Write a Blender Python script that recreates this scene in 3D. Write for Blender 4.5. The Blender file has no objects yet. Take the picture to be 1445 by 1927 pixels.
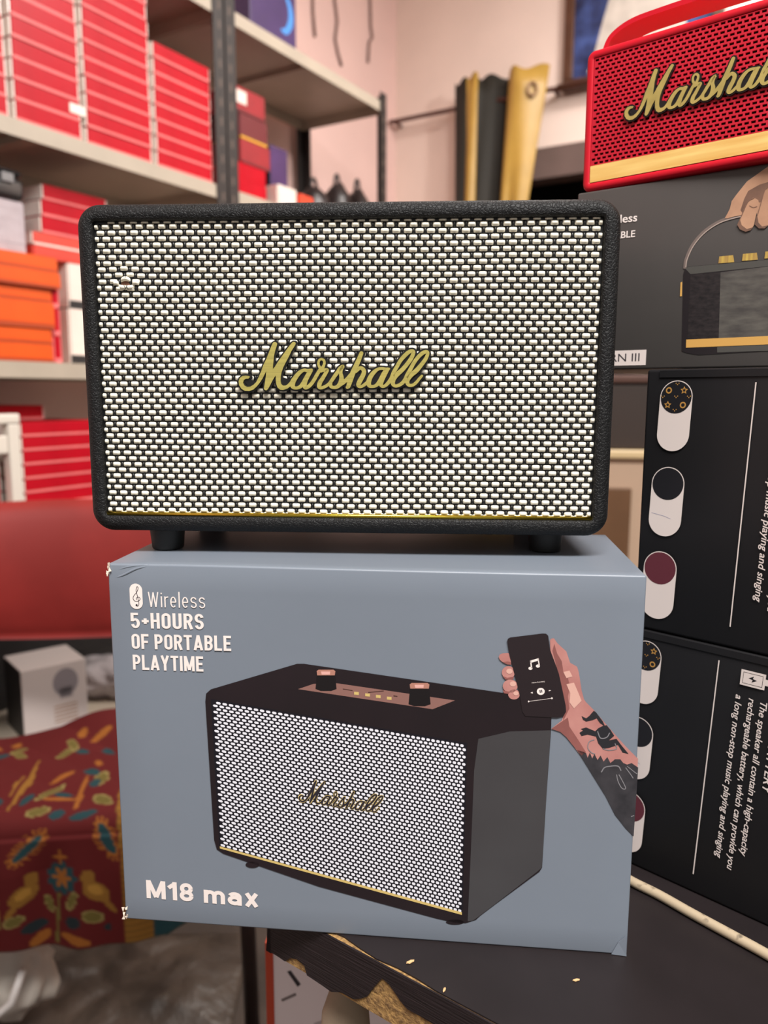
import bpy, bmesh, math, random
from mathutils import Vector, Matrix
import numpy as np
random.seed(7); rng = np.random.RandomState(5)
SC = bpy.context.scene
COL = SC.collection
R = math.radians
PI = math.pi

# ------------------------------------------------------------------ camera
CZ = 1.04                       # lens height above the floor
FPX, PITCH, ROLL = 1479.0, 0.149, 0.0023
cd = bpy.data.cameras.new('camera'); cam = bpy.data.objects.new('camera', cd); COL.objects.link(cam)
cd.sensor_fit = 'VERTICAL'; cd.sensor_height = 24.0; cd.sensor_width = 18.0
cd.lens = FPX / 1927.0 * 24.0
cd.clip_start = 0.02; cd.clip_end = 50
cam.location = (0, 0, CZ)
F_ = Vector((0, math.cos(PITCH), -math.sin(PITCH))); U0 = Vector((0, math.sin(PITCH), math.cos(PITCH))); R0 = Vector((1, 0, 0))
R_ = R0 * math.cos(ROLL) + U0 * math.sin(ROLL); U_ = U0 * math.cos(ROLL) - R0 * math.sin(ROLL)
cam.rotation_euler = Matrix((R_, U_, -F_)).transposed().to_euler()
cd.dof.use_dof = True; cd.dof.focus_distance = 0.405
cd.dof.aperture_fstop = (cd.lens / 1000.0) / 0.0034
SC.camera = cam

# ------------------------------------------------------------------ light and exposure
SC.view_settings.view_transform = 'Standard'; SC.view_settings.look = 'None'
SC.view_settings.gamma = 1.0; SC.view_settings.use_curve_mapping = False
SC.view_settings.exposure = 0.3
w = bpy.data.worlds.new('world'); SC.world = w; w.use_nodes = True
w.node_tree.nodes['Background'].inputs['Color'].default_value = (1.0, 0.95, 0.9, 1)
w.node_tree.nodes['Background'].inputs['Strength'].default_value = 0.32
def area(name, loc, aim, sx, sy, power, col):
    l = bpy.data.lights.new(name, 'AREA'); l.shape = 'RECTANGLE'; l.size = sx; l.size_y = sy; l.energy = power; l.color = col
    o = bpy.data.objects.new(name, l); COL.objects.link(o); o.location = loc
    o.rotation_euler = (Vector(aim) - Vector(loc)).to_track_quat('-Z', 'Y').to_euler(); return o
area('unseen_ceiling_light', (0.40, -0.85, 2.93), (0.40, -0.85, 0), 1.6, 0.6, 118, (1.0, 0.97, 0.94))
area('unseen_ceiling_light', (1.2, 2.0, 2.93), (1.2, 2.0, 0), 1.4, 0.4, 50, (1.0, 0.96, 0.92))  # unseen light added to brighten the back wall and rack
bl = bpy.data.lights.new('added_wall_fill', 'POINT'); bl.energy = 60; bl.shadow_soft_size = 0.09; bl.color = (1.0, 0.96, 0.92)  # no bulb in view; point light added to brighten the upper walls
bo = bpy.data.objects.new('added_wall_fill', bl); COL.objects.link(bo); bo.location = (1.5, 1.7, 2.55)

# ------------------------------------------------------------------ projection helpers (where a sight line meets a plane of the place)
CP = Vector((0, 0, CZ))
def ray(x, y): return F_ + R_ * ((x - 722.5) / FPX) - U_ * ((y - 963.5) / FPX)
def at_z(x, y, z):
    d = ray(x, y); return CP + d * ((z - CZ) / d.z)
def at_y(x, y, Y):
    d = ray(x, y); return CP + d * (Y / d.y)
class Face:
    """vertical plane: origin o, x to the right along it, y away from the viewer, z up"""
    def __init__(s, o, yaw):
        s.o = Vector(o); s.yaw = yaw
        s.t = Vector((math.cos(yaw), -math.sin(yaw), 0)); s.n = Vector((math.sin(yaw), math.cos(yaw), 0))
    def fp(s, x, y):
        d = ray(x, y); P = CP + d * (((s.o - CP).dot(s.n)) / d.dot(s.n)); q = P - s.o
        return (q.dot(s.t), q.z)
    def pts(s, L): return [s.fp(*p) for p in L]

# ------------------------------------------------------------------ materials
def lin(c):
    return tuple((v / 12.92 if v <= 0.04045 else ((v + 0.055) / 1.055) ** 2.4) for v in [k / 255.0 for k in c[:3]]) + (1,)
MC = {}
def mat(name, col, rough=0.5, metal=0.0, spec=0.5, var=0.0, vscale=20, bump=0.0, bscale=300, bdist=0.0005, coat=0.0, crough=0.1, tex='NOISE', stretch=None, col2=None, emit=0, trans=0, alpha=1.0):
    if name in MC: return MC[name]
    m = bpy.data.materials.new(name); m.use_nodes = True; nt = m.node_tree; b = nt.nodes['Principled BSDF']
    b.inputs['Base Color'].default_value = lin(col); b.inputs['Roughness'].default_value = rough
    b.inputs['Metallic'].default_value = metal; b.inputs['Specular IOR Level'].default_value = spec
    b.inputs['Coat Weight'].default_value = coat; b.inputs['Coat Roughness'].default_value = crough
    b.inputs['Transmission Weight'].default_value = trans; b.inputs['Alpha'].default_value = alpha
    tc = nt.nodes.new('ShaderNodeTexCoord'); src = tc.outputs['Object']
    if stretch:
        mp = nt.nodes.new('ShaderNodeMapping'); mp.inputs['Scale'].default_value = stretch
        nt.links.new(src, mp.inputs['Vector']); src = mp.outputs['Vector']
    if var or col2:
        n = nt.nodes.new('ShaderNodeTexNoise'); n.inputs['Scale'].default_value = vscale; n.inputs['Detail'].default_value = 6
        nt.links.new(src, n.inputs['Vector'])
        mx = nt.nodes.new('ShaderNodeMix'); mx.data_type = 'RGBA'
        rp = nt.nodes.new('ShaderNodeMapRange'); rp.inputs['From Min'].default_value = 0.32; rp.inputs['From Max'].default_value = 0.68
        nt.links.new(n.outputs['Fac'], rp.inputs['Value']); nt.links.new(rp.outputs['Result'], mx.inputs['Factor'])
        c = lin(col); c2 = lin(col2) if col2 else tuple(min(1, v * (1 + var)) for v in c[:3]) + (1,)
        c1 = c if col2 else tuple(v * (1 - var) for v in c[:3]) + (1,)
        mx.inputs['A'].default_value = c1; mx.inputs['B'].default_value = c2
        nt.links.new(mx.outputs['Result'], b.inputs['Base Color'])
    if bump:
        if tex == 'NOISE':
            n2 = nt.nodes.new('ShaderNodeTexNoise'); n2.inputs['Scale'].default_value = bscale; n2.inputs['Detail'].default_value = 4; out = n2.outputs['Fac']
        else:
            n2 = nt.nodes.new('ShaderNodeTexVoronoi'); n2.inputs['Scale'].default_value = bscale; n2.feature = 'SMOOTH_F1'; out = n2.outputs['Distance']
        nt.links.new(src, n2.inputs['Vector'])
        bp = nt.nodes.new('ShaderNodeBump'); bp.inputs['Strength'].default_value = bump; bp.inputs['Distance'].default_value = bdist
        nt.links.new(out, bp.inputs['Height']); nt.links.new(bp.outputs['Normal'], b.inputs['Normal'])
    if emit:
        b.inputs['Emission Color'].default_value = lin(col); b.inputs['Emission Strength'].default_value = emit
    MC[name] = m; return m

def leather_mat():
    m = mat('black leatherette', (18, 18, 19), 0.55, spec=0.3)
    nt = m.node_tree; b = nt.nodes['Principled BSDF']; tc = nt.nodes.new('ShaderNodeTexCoord')
    n = nt.nodes.new('ShaderNodeTexNoise'); n.inputs['Scale'].default_value = 260; n.inputs['Detail'].default_value = 3
    mixv = nt.nodes.new('ShaderNodeVectorMath'); mixv.operation = 'SCALE'; mixv.inputs['Scale'].default_value = 0.0035
    nt.links.new(tc.outputs['Object'], n.inputs['Vector']); nt.links.new(n.outputs['Color'], mixv.inputs[0])
    add = nt.nodes.new('ShaderNodeVectorMath'); add.operation = 'ADD'
    nt.links.new(tc.outputs['Object'], add.inputs[0]); nt.links.new(mixv.outputs[0], add.inputs[1])
    v = nt.nodes.new('ShaderNodeTexVoronoi'); v.feature = 'DISTANCE_TO_EDGE'; v.inputs['Scale'].default_value = 620
    nt.links.new(add.outputs[0], v.inputs['Vector'])
    rp = nt.nodes.new('ShaderNodeMapRange'); rp.inputs['From Max'].default_value = 0.16; nt.links.new(v.outputs['Distance'], rp.inputs['Value'])
    n2 = nt.nodes.new('ShaderNodeTexNoise'); n2.inputs['Scale'].default_value = 900; nt.links.new(tc.outputs['Object'], n2.inputs['Vector'])
    ad = nt.nodes.new('ShaderNodeMath'); ad.operation = 'ADD'; nt.links.new(rp.outputs['Result'], ad.inputs[0]); nt.links.new(n2.outputs['Fac'], ad.inputs[1])
    bp = nt.nodes.new('ShaderNodeBump'); bp.inputs['Strength'].default_value = 0.6; bp.inputs['Distance'].default_value = 0.0003
    nt.links.new(ad.outputs[0], bp.inputs['Height']); nt.links.new(bp.outputs['Normal'], b.inputs['Normal'])
    return m

# ------------------------------------------------------------------ object helpers
def obj(name, verts, faces, m=None, parent=None, smooth=False, mi=None):
    me = bpy.data.meshes.new(name); me.from_pydata([tuple(v) for v in verts], [], [tuple(f) for f in faces]); me.update()
    for k in (m if isinstance(m, (list, tuple)) else [m]):
        if k: me.materials.append(k)
    if mi:
        for p, i in zip(me.polygons, mi): p.material_index = i
    if smooth:
        for p in me.polygons: p.use_smooth = True
    o = bpy.data.objects.new(name, me); COL.objects.link(o)
    if parent: o.parent = parent
    return o
def bobj(name, bm, m=None, parent=None, smooth=False):
    me = bpy.data.meshes.new(name); bmesh.ops.recalc_face_normals(bm, faces=bm.faces); bm.to_mesh(me); bm.free()
    for k in (m if isinstance(m, (list, tuple)) else [m]):
        if k: me.materials.append(k)
    if smooth:
        for p in me.polygons: p.use_smooth = True
    o = bpy.data.objects.new(name, me); COL.objects.link(o)
    if parent: o.parent = parent
    return o
def tag(o, label, cat, group=None):
    o['label'] = label; o['category'] = cat
    if group: o['group'] = group
    return o
def struct(o): o['kind'] = 'structure'; return o
def thing(name, loc, yaw, label, cat, group=None):
    o = bpy.data.objects.new(name, None); COL.objects.link(o); o.empty_display_size = 0.02
    o.location = loc; o.rotation_euler = (0, 0, -yaw); return tag(o, label, cat, group)
def add_box(bm, x0, x1, y0, y1, z0, z1, bev=0.0, seg=2, mat_i=0):
    vs = [bm.verts.new(p) for p in ((x0, y0, z0), (x1, y0, z0), (x1, y1, z0), (x0, y1, z0), (x0, y0, z1), (x1, y0, z1), (x1, y1, z1), (x0, y1, z1))]
    fs = [bm.faces.new([vs[i] for i in f]) for f in ((0, 3, 2, 1), (4, 5, 6, 7), (0, 1, 5, 4), (1, 2, 6, 5), (2, 3, 7, 6), (3, 0, 4, 7))]
    for f in fs: f.material_index = mat_i
    if bev:
        es = set(e for f in fs for e in f.edges)
        bmesh.ops.bevel(bm, geom=list(es), offset=bev, segments=seg, affect='EDGES', profile=0.5)
    return fs
def box(name, x0, x1, y0, y1, z0, z1, m, parent=None, bev=0.0, seg=2, smooth=False):
    bm = bmesh.new(); add_box(bm, x0, x1, y0, y1, z0, z1, bev, seg); return bobj(name, bm, m, parent, smooth)
def tube_geo(pts, rad, n=10, cap=True):
    pts = [Vector(p) for p in pts]; V = []; Fc = []
    rads = rad if isinstance(rad, (list, tuple)) else [rad] * len(pts)
    prev = None
    for i, p in enumerate(pts):
        t = (pts[min(i + 1, len(pts) - 1)] - pts[max(i - 1, 0)]).normalized()
        if prev is None:
            a = Vector((0, 0, 1)) if abs(t.z) < 0.9 else Vector((1, 0, 0)); nx = t.cross(a).normalized()
        else:
            nx = (prev - t * prev.dot(t)).normalized()
        prev = nx; ny = t.cross(nx)
        for k in range(n):
            a = 2 * PI * k / n; V.append(p + (nx * math.cos(a) + ny * math.sin(a)) * rads[i])
    for i in range(len(pts) - 1):
        for k in range(n):
            a = i * n + k; b = i * n + (k + 1) % n; Fc.append((a, b, b + n, a + n))
    if cap:
        Fc.append(tuple(reversed(range(n)))); Fc.append(tuple((len(pts) - 1) * n + k for k in range(n)))
    return V, Fc
def tube(name, pts, rad, m, parent=None, n=10):
    V, Fc = tube_geo(pts, rad, n); return obj(name, V, Fc, m, parent, True)
def lathe(name, prof, m, parent=None, n=32, at=(0, 0, 0), smooth=True, sx=1, sy=1):
    V = []; Fc = []
    for r, z in prof:
        for k in range(n): a = 2 * PI * k / n; V.append((at[0] + r * sx * math.cos(a), at[1] + r * sy * math.sin(a), at[2] + z))
    for i in range(len(prof) - 1):
        for k in range(n): a = i * n + k; b = i * n + (k + 1) % n; Fc.append((a, b, b + n, a + n))
    Fc.append(tuple(reversed(range(n)))); Fc.append(tuple((len(prof) - 1) * n + k for k in range(n)))
    return obj(name, V, Fc, m, parent, smooth)
def catmull(P, k=6):
    P = [np.array(p, float) for p in P]; out = []
    Q = [2 * P[0] - P[1]] + P + [2 * P[-1] - P[-2]]
    for i in range(1, len(Q) - 2):
        a, b, c, d = Q[i - 1:i + 3]
        for j in range(k):
            t = j / k; out.append(0.5 * (2 * b + (c - a) * t + (2 * a - 5 * b + 4 * c - d) * t * t + (3 * b - a - 3 * c + d) * t ** 3))
    out.append(P[-1]); return out
# flat print on a vertical face: polygons in the face's own (x, z), a few hundredths of a millimetre proud
LAY = [0]
def poly_verts(L, y): return [(p[0], y, p[1]) for p in L]
def prt(name, polys, m, parent, layer, y0=0.0):
    """polys: list of outlines in face (x, z)"""
    bm = bmesh.new(); y = y0 - 0.00006 * layer
    for L in polys:
        try: bm.faces.new([bm.verts.new((p[0], y, p[1])) for p in L])
        except ValueError: pass
    bm.normal_update(); bmesh.ops.triangulate(bm, faces=[f for f in bm.faces if len(f.verts) > 4])
    for f in bm.faces:
        f.normal_update()
        if f.normal.y > 0: f.normal_flip()
    me = bpy.data.meshes.new(name); bm.to_mesh(me); bm.free(); me.materials.append(m)
    o = bpy.data.objects.new(name, me); COL.objects.link(o); o.parent = parent; return o
def ell(cx, cz, rx, rz, n=24, rot=0, a0=0, a1=2 * PI):
    c, s = math.cos(rot), math.sin(rot); out = []
    full = abs(a1 - a0 - 2 * PI) < 1e-6
    for k in range(n + (0 if full else 1)):
        a = a0 + (a1 - a0) * k / n; x, z = rx * math.cos(a), rz * math.sin(a); out.append((cx + x * c - z * s, cz + x * s + z * c))
    return out
def ribbon(P, wd):
    """outline of a stroke with half widths"""
    P = [np.array(p[:2], float) for p in P]; n = len(P); L = []; Rr = []
    for i in range(n):
        t = P[min(i + 1, n - 1)] - P[max(i - 1, 0)]; t = t / (np.linalg.norm(t) + 1e-12); nn = np.array([-t[1], t[0]])
        h = wd[i] if hasattr(wd, '__len__') else wd
        L.append(tuple(P[i] + nn * h)); Rr.append(tuple(P[i] - nn * h))
    return L, Rr
def ribbon_quads(P, wd):
    L, Rr = ribbon(P, wd); return [[L[i], L[i + 1], Rr[i + 1], Rr[i]] for i in range(len(L) - 1)]
def text_mesh(body, bold=0.0, shear=0.0, space=1.0):
    cu = bpy.data.curves.new('t', 'FONT'); cu.body = body; cu.offset = bold; cu.shear = shear; cu.space_character = space; cu.resolution_u = 3
    o = bpy.data.objects.new('t', cu); COL.objects.link(o)
    me = bpy.data.meshes.new_from_object(o.evaluated_get(bpy.context.evaluated_depsgraph_get()))
    V = [(v.co.x, v.co.y) for v in me.vertices]; Fc = [tuple(p.vertices) for p in me.polygons]
    bpy.data.objects.remove(o); bpy.data.curves.remove(cu); bpy.data.meshes.remove(me)
    return V, Fc
def text(name, body, m, parent, a, b, cap, layer=3, bold=0.0, shear=0.0, y0=0.0, space=1.0):
    """baseline from a to b in face (x, z), capital height cap"""
    V, Fc = text_mesh(body, bold, shear, space)
    xs = [v[0] for v in V]; x0, x1 = min(xs), max(xs); ca = 0.7
    a = np.array(a); b = np.array(b); d = (b - a); Lh = np.linalg.norm(d); d /= Lh; up = np.array([-d[1], d[0]])
    y = y0 - 0.00006 * layer; W = []
    for v in V:
        p = a + d * ((v[0] - x0) / (x1 - x0) * Lh) + up * (v[1] / ca * cap); W.append((p[0], y, p[1]))
    o = obj(name, W, Fc, m, parent)
    if o.data.polygons and o.data.polygons[0].normal.y > 0: o.data.flip_normals()
    return o

# ================================================================== THE ROOM
TH = R(31)                                     # the rack and left wall run 31 degrees to the right of the view
RK = Face((-0.4544, 2.33, 0.0), -R(59))        # front plane of the rack; x runs away into the room
WL = Face(RK.o + RK.n * 0.41, -R(59))          # left wall
CORNER = WL.o + WL.t * (0.905 + 0.76)
BW = Face(CORNER, R(31))                       # back wall
m_wall = mat('pink wall paint', (226, 192, 184), 0.8, var=0.04, vscale=3, bump=0.15, bscale=40, bdist=0.002)
m_wallb = mat('cream wall paint', (234, 212, 200), 0.8, var=0.04, vscale=3, bump=0.15, bscale=40, bdist=0.002)
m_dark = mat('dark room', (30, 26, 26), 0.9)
m_floor = mat('dusty floor', (62, 52, 45), 0.8, var=0.3, vscale=7, bump=0.3, bscale=30, bdist=0.004)

def wall_slab(name, face, x0, x1, z0, z1, th, m, hole=None):
    """slab behind the face plane, optional rectangular hole (x0, x1, z1 from the floor)"""
    bm = bmesh.new()
    if hole:
        hx0, hx1, hz = hole
        add_box(bm, x0, hx0, 0, th, z0, z1); add_box(bm, hx0, hx1, 0, th, hz, z1); add_box(bm, hx1, x1, 0, th, z0, z1)
    else: add_box(bm, x0, x1, 0, th, z0, z1)
    o = bobj(name, bm, m); o.location = face.o; o.rotation_euler = (0, 0, -face.yaw); return struct(o)
wall_slab('wall_left', WL, -6.5, 1.665, 0, 3.0, 0.12, m_wall)
hx0 = BW.fp(862, 330)[0]; hz = BW.fp(1060, 272)[1]
wall_slab('wall_back', BW, 0.0, 5.5, 0, 3.0, 0.12, m_wallb, hole=(hx0, hx0 + 1.5, hz))
struct(box('floor', -6, 7, -3, 7, -0.1, 0.0, m_floor))
struct(box('ceiling', -6, 7, -1.2, 7, 3.0, 3.1, mat('ceiling paint', (236, 226, 214), 0.9)))
# door opening with a grey-brown frame, a dark passage beyond
d = bpy.data.objects.new('door_1', None); COL.objects.link(d); d.location = BW.o; d.rotation_euler = (0, 0, -BW.yaw); struct(d)
m_lint = mat('weathered lintel', (104, 84, 78), 0.7, var=0.1, vscale=8)
box('lintel', hx0 + 0.001, hx0 + 1.499, -0.012, 0.10, hz - 0.13, hz - 0.001, m_lint, d, 0.004)
box('door_jamb', hx0 + 0.001, hx0 + 0.045, -0.012, 0.10, 0, hz - 0.131, mat('pale door jamb', (214, 208, 196), 0.6), d, 0.004)
box('door_jamb', hx0 + 1.455, hx0 + 1.499, -0.012, 0.10, 0, hz - 0.131, MC['pale door jamb'], d, 0.004)
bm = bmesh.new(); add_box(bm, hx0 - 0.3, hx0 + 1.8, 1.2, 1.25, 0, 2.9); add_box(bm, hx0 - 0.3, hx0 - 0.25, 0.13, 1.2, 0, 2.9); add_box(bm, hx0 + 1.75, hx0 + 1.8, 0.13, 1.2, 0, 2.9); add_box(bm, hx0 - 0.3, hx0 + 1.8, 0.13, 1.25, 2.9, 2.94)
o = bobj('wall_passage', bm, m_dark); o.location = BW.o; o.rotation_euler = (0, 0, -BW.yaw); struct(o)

# curtain rod, curtain
m_rod = mat('brown rod', (88, 52, 44), 0.45, spec=0.5)
RD = Face(BW.o - BW.n * 0.075, R(31))
a = RD.fp(748, 226); b = RD.fp(1058, 166); zr = (a[1] + b[1]) / 2
t = thing('curtain_rod', RD.o + Vector((0, 0, zr)), RD.yaw, 'thin brown curtain rod along the back wall above the doorway', 'curtain rod')
tube('rod', [(0.012, 0, 0), (2.0, 0, 0)], 0.0095, m_rod, t)
for x in (0.03, 0.80, 1.97):
    tube('wall_bracket', [(x, 0.0, 0.0), (x, 0.0735, 0.0)], 0.008, m_rod, t, 8)
tube('sleeve', [(b[0] - 0.02, 0, 0), (2.0, 0, 0)], 0.015, m_rod, t)
m_gold_cl = mat('gold curtain satin', (178, 140, 62), 0.42, spec=0.5, var=0.1, vscale=9, bump=0.2, bscale=25, bdist=0.004)
m_blk_cl = mat('black curtain lining', (34, 30, 22), 0.7)
t = thing('eyelet_curtain', RD.o, RD.yaw, 'gold and black eyelet curtain bunched on the rod beside the doorway', 'curtain')
def fold(name, top, bot, m, ztop, depth, nz=30):
    """a hanging fold of cloth; top/bot: plan outline [(x,y)...] at the top and at the hem"""
    T = catmull(top, 6); B = catmull(bot, 6); V = []; Fc = []; n = len(T)
    for j in range(nz + 1):
        s = j / nz; z = ztop - (ztop - 0.12) * s; k = min(1.0, s * 2.2)
        for i in range(n):
            p = T[i] * (1 - k) + B[i] * k; wv = 0.006 * math.sin(9 * s + i * 0.35)
            V.append((p[0], p[1] + wv, z - (0.012 * math.sin(i * 0.5) if j == 0 else 0)))
    for j in range(nz):
        for i in range(n - 1): a_ = j * n + i; Fc.append((a_, a_ + 1, a_ + n + 1, a_ + n))
    o = obj(name, V, Fc, m, t, True); md = o.modifiers.new('thickness', 'SOLIDIFY'); md.thickness = 0.003; return o
def cx(px, py): return RD.fp(px, py)[0]
zt = RD.fp(900, 155)[1]
X = lambda p: cx(p, 200)
XB = lambda p: cx(p, 365)
fold('lining_fold', [(X(862), -0.03), (X(874), -0.045), (X(889), -0.04)], [(XB(864), -0.03), (XB(873), -0.045), (XB(884), -0.04)], m_blk_cl, RD.fp(870, 160)[1], 0)
fold('gold_fold', [(X(887), -0.05), (X(897), -0.06), (X(908), -0.045)], [(XB(882), -0.05), (XB(889), -0.06), (XB(900), -0.045)], m_gold_cl, RD.fp(897, 150)[1], 0)
fold('lining_fold', [(X(906), -0.045), (X(915), -0.03), (X(935), 0.0), (X(960), 0.03)], [(XB(896), -0.045), (XB(905), -0.03), (XB(925), 0.0), (XB(946), 0.03)], m_blk_cl, RD.fp(912, 150)[1], 0)
gf = fold('gold_fold', [(X(957), 0.01), (X(966), -0.05), (X(985), -0.07), (X(1008), -0.055), (X(1034), -0.015)],
     [(XB(936), 0.01), (XB(944), -0.05), (XB(952), -0.03), (XB(962), -0.07), (XB(972), -0.04), (XB(985), -0.055), (XB(1000), -0.015)], m_gold_cl, RD.fp(985, 138)[1], 0)
# eyelet ring on the gold fold
V = []; Fc = []
ec = (X(1011), -0.06, zr - 0.005)
for i in range(20):
    a_ = 2 * PI * i / 20
    for k in range(8):
        b_ = 2 * PI * k / 8; r_ = 0.026 + 0.006 * math.cos(b_); V.append((ec[0] + r_ * math.cos(a_) * 0.6, ec[1] + r_ * math.cos(a_) * 0.4 + 0.006 * math.sin(b_), ec[2] + r_ * math.sin(a_)))
for i in range(20):
    for k in range(8): Fc.append((i * 8 + k, i * 8 + (k + 1) % 8, ((i + 1) % 20) * 8 + (k + 1) % 8, ((i + 1) % 20) * 8 + k))
obj('eyelet_ring', V, Fc, mat('antique eyelet metal', (120, 92, 70), 0.35, 0.8), t, True)

# framed picture
p0 = BW.fp(1062, 178); t = thing('framed_picture', BW.o + BW.t * p0[0] - BW.n * 0.03 + Vector((0, 0, p0[1])), BW.yaw, 'brown framed blue picture with a white shape, high on the back wall', 'picture')
m_fr = mat('dark wood frame', (84, 52, 36), 0.4, var=0.2, vscale=30)
fw, fh = 0.62, 0.80
for (x0, x1, z0, z1) in ((0, fw, 0, 0.045), (0, fw, fh - 0.045, fh), (0, 0.04, 0.046, fh - 0.046), (fw - 0.04, fw, 0.046, fh - 0.046)):
    box('frame_rail', x0, x1, 0, 0.03, z0, z1, m_fr, t, 0.004)
box('backing_print', 0.041, fw - 0.041, 0.012, 0.028, 0.046, fh - 0.046, mat('blue print', (30, 36, 70), 0.3, var=0.0, vscale=14, col2=(70, 90, 150)), t)
m_ro = mat('white robe print', (205, 196, 186), 0.3, var=0.12, vscale=20)
prt('pale_shape', [[(0.10, 0.06), (0.12, 0.10), (0.15, 0.22), (0.19, 0.36), (0.26, 0.42), (0.35, 0.42), (0.43, 0.38), (0.47, 0.25), (0.50, 0.06)]], m_ro, t, 2, 0.012)
prt('gold_shape', [ell(0.27, 0.52, 0.05, 0.08, 20)], mat('gold print', (190, 160, 90), 0.3), t, 3, 0.012)

# wires on the left wall
m_wire = mat('grey wire', (128, 100, 92), 0.6)
def wire(L, label):
    P = [WL.fp(*p) for p in L]; W3 = [WL.o + WL.t * p[0] - WL.n * 0.008 + Vector((0, 0, p[1])) for p in P]
    tag(tube('hanging_wire', W3, 0.006, m_wire, None, 6), label, 'wire')
wire([(627, -60), (627, 0), (632, 40), (628, 75), (633, 100), (640, 125)], 'loose grey wire down the pink wall, the one nearer the rack')
wire([(695, -60), (694, 0), (695, 50), (698, 72), (692, 80), (690, 118)], 'short knotted wire down the pink wall, nearer the room corner')
wire([(585, -60), (586, 20), (590, 70)], 'thin wire on the pink wall just right of the purple box')

# ================================================================== THE RACK
m_post = mat('black slotted angle', (34, 28, 27), 0.5, spec=0.5, var=0.25, vscale=60)
m_shelf = mat('beige painted shelf', (176, 164, 148), 0.5, spec=0.4, var=0.05, vscale=10)
LV = {'top': RK.fp(735, 200)[1], 'upper': RK.fp(385, 338)[1], 'middle': RK.fp(150, 684)[1], 'low': RK.fp(60, 957)[1], 'bottom': RK.fp(70, 1402)[1]}
def rack(name, xa, xb, levels, label):
    t = thing(name, RK.o, RK.yaw, label, 'shelf rack'); D = 0.385; zt = LV['top'] + 0.03
    for (px, sx) in ((xa, 1), (xb, -1)):
        for (py, sy) in ((0.0, 1), (D, -1)):
            bm = bmesh.new()
            x2, y2 = px + sx * 0.042, py + sy * 0.038
            add_box(bm, min(px, x2), max(px, x2), min(py, py + sy * 0.003), max(py, py + sy * 0.003), 0, zt)
            add_box(bm, min(px, px + sx * 0.003), max(px, px + sx * 0.003), min(py + sy * 0.0031, y2), max(py + sy * 0.0031, y2), 0, zt)
            po = bobj('post', bm, m_post, t)
            if py == 0.0:
                bm = bmesh.new(); z = 0.08
                while z < zt - 0.05:
                    xm = px + sx * 0.018
                    add_box(bm, xm - 0.004, xm + 0.004, -0.0006, 0.0002, z, z + 0.022); z += 0.05
                so = bobj('slot_holes', bm, mat('slot gleam', (92, 78, 70), 0.6), po)
                so['kind'] = 'stuff'
    for z in levels:
        bm = bmesh.new(); x0, x1 = xa + 0.004, xb - 0.004
        add_box(bm, x0, x1, 0.004, D - 0.004, z - 0.003, z)
        add_box(bm, x0, x1, 0.0036, 0.008, z - 0.036, z - 0.0031); add_box(bm, x0, x1, D - 0.008, D - 0.004, z - 0.036, z - 0.0031)
        add_box(bm, x0, x0 + 0.004, 0.0081, D - 0.0081, z - 0.036, z - 0.0031); add_box(bm, x1 - 0.004, x1, 0.0081, D - 0.0081, z - 0.036, z - 0.0031)
        sh = bobj('shelf', bm, m_shelf, t)
        for xm in (x0 + (x1 - x0) * 0.5,):
            box('stiffener', xm - 0.02, xm + 0.02, 0.01, D - 0.01, z - 0.02, z - 0.0035, m_shelf, sh)
    return t
XE = RK.fp(727, 230)[0]
rack('shelf_rack', 0.022, XE, (LV['top'], LV['upper'], LV['middle'], LV['low'], LV['bottom']), 'black slotted-post metal rack with beige shelves, nearest the room corner')
rack('shelf_rack', -1.15, 0.016, (LV['top'], LV['upper'], LV['middle'], LV['low'], LV['bottom']), 'metal rack full of red boxes left of the main speaker')

# goods on the rack: each box sits in rack coordinates (x along, y into the shelf, z up)
def red_mat(name, c, rough=0.5): return mat(name, c, rough, spec=0.15, var=0.06, vscale=14, coat=0.04, crough=0.2, bump=0.35, bscale=18, bdist=0.006)
m_red = red_mat('wrapped red card', (182, 2, 28)); m_pink = red_mat('pale pink card', (228, 118, 118)); m_wht = mat('white card', (232, 218, 208), 0.4, coat=0.5, bump=0.3, bscale=22, bdist=0.006)  # m_pink: paler pink for the band low on each red box
m_org = mat('orange card', (224, 84, 6), 0.45, spec=0.4, var=0.05, vscale=20); m_orgd = mat('orange card seam', (176, 62, 8), 0.5)
ORD = ['lowest', 'second', 'third', 'fourth', 'fifth', 'sixth', 'seventh', 'eighth', 'ninth', 'tenth', 'eleventh', 'twelfth', 'thirteenth', 'fourteenth', 'fifteenth', 'sixteenth', 'seventeenth']
def carton(name, x0, x1, y0, y1, z0, z1, label, cat, mb, ms, mend, group=None, seam=0.17, yaw=0.0, label_print=None):
    t = thing(name, RK.o + RK.t * ((x0 + x1) / 2) + RK.n * ((y0 + y1) / 2) + Vector((0, 0, z0)), RK.yaw + yaw, label, cat, group)
    w2, d2, h = (x1 - x0) / 2, (y1 - y0) / 2, z1 - z0
    box('lid', -w2 + 0.004, w2 - 0.004, -d2, d2, h * seam + 0.0002, h, mb, t, 0.0008, 1)
    box('tray', -w2 + 0.004, w2 - 0.004, -d2 - 0.001, d2 - 0.001, 0, h * seam, ms, t)
    for s in (-1, 1):
        box('end_flap', min(s * w2, s * (w2 - 0.0035)), max(s * w2, s * (w2 - 0.0035)), -d2 + 0.002, d2 - 0.002, 0.002, h - 0.002, mend, t)
    if label_print: box('sticker', label_print[0], label_print[1], -d2 - 0.0006, -d2 - 0.0001, h * 0.35, h * 0.85, m_wht, t)
    return t
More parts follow.
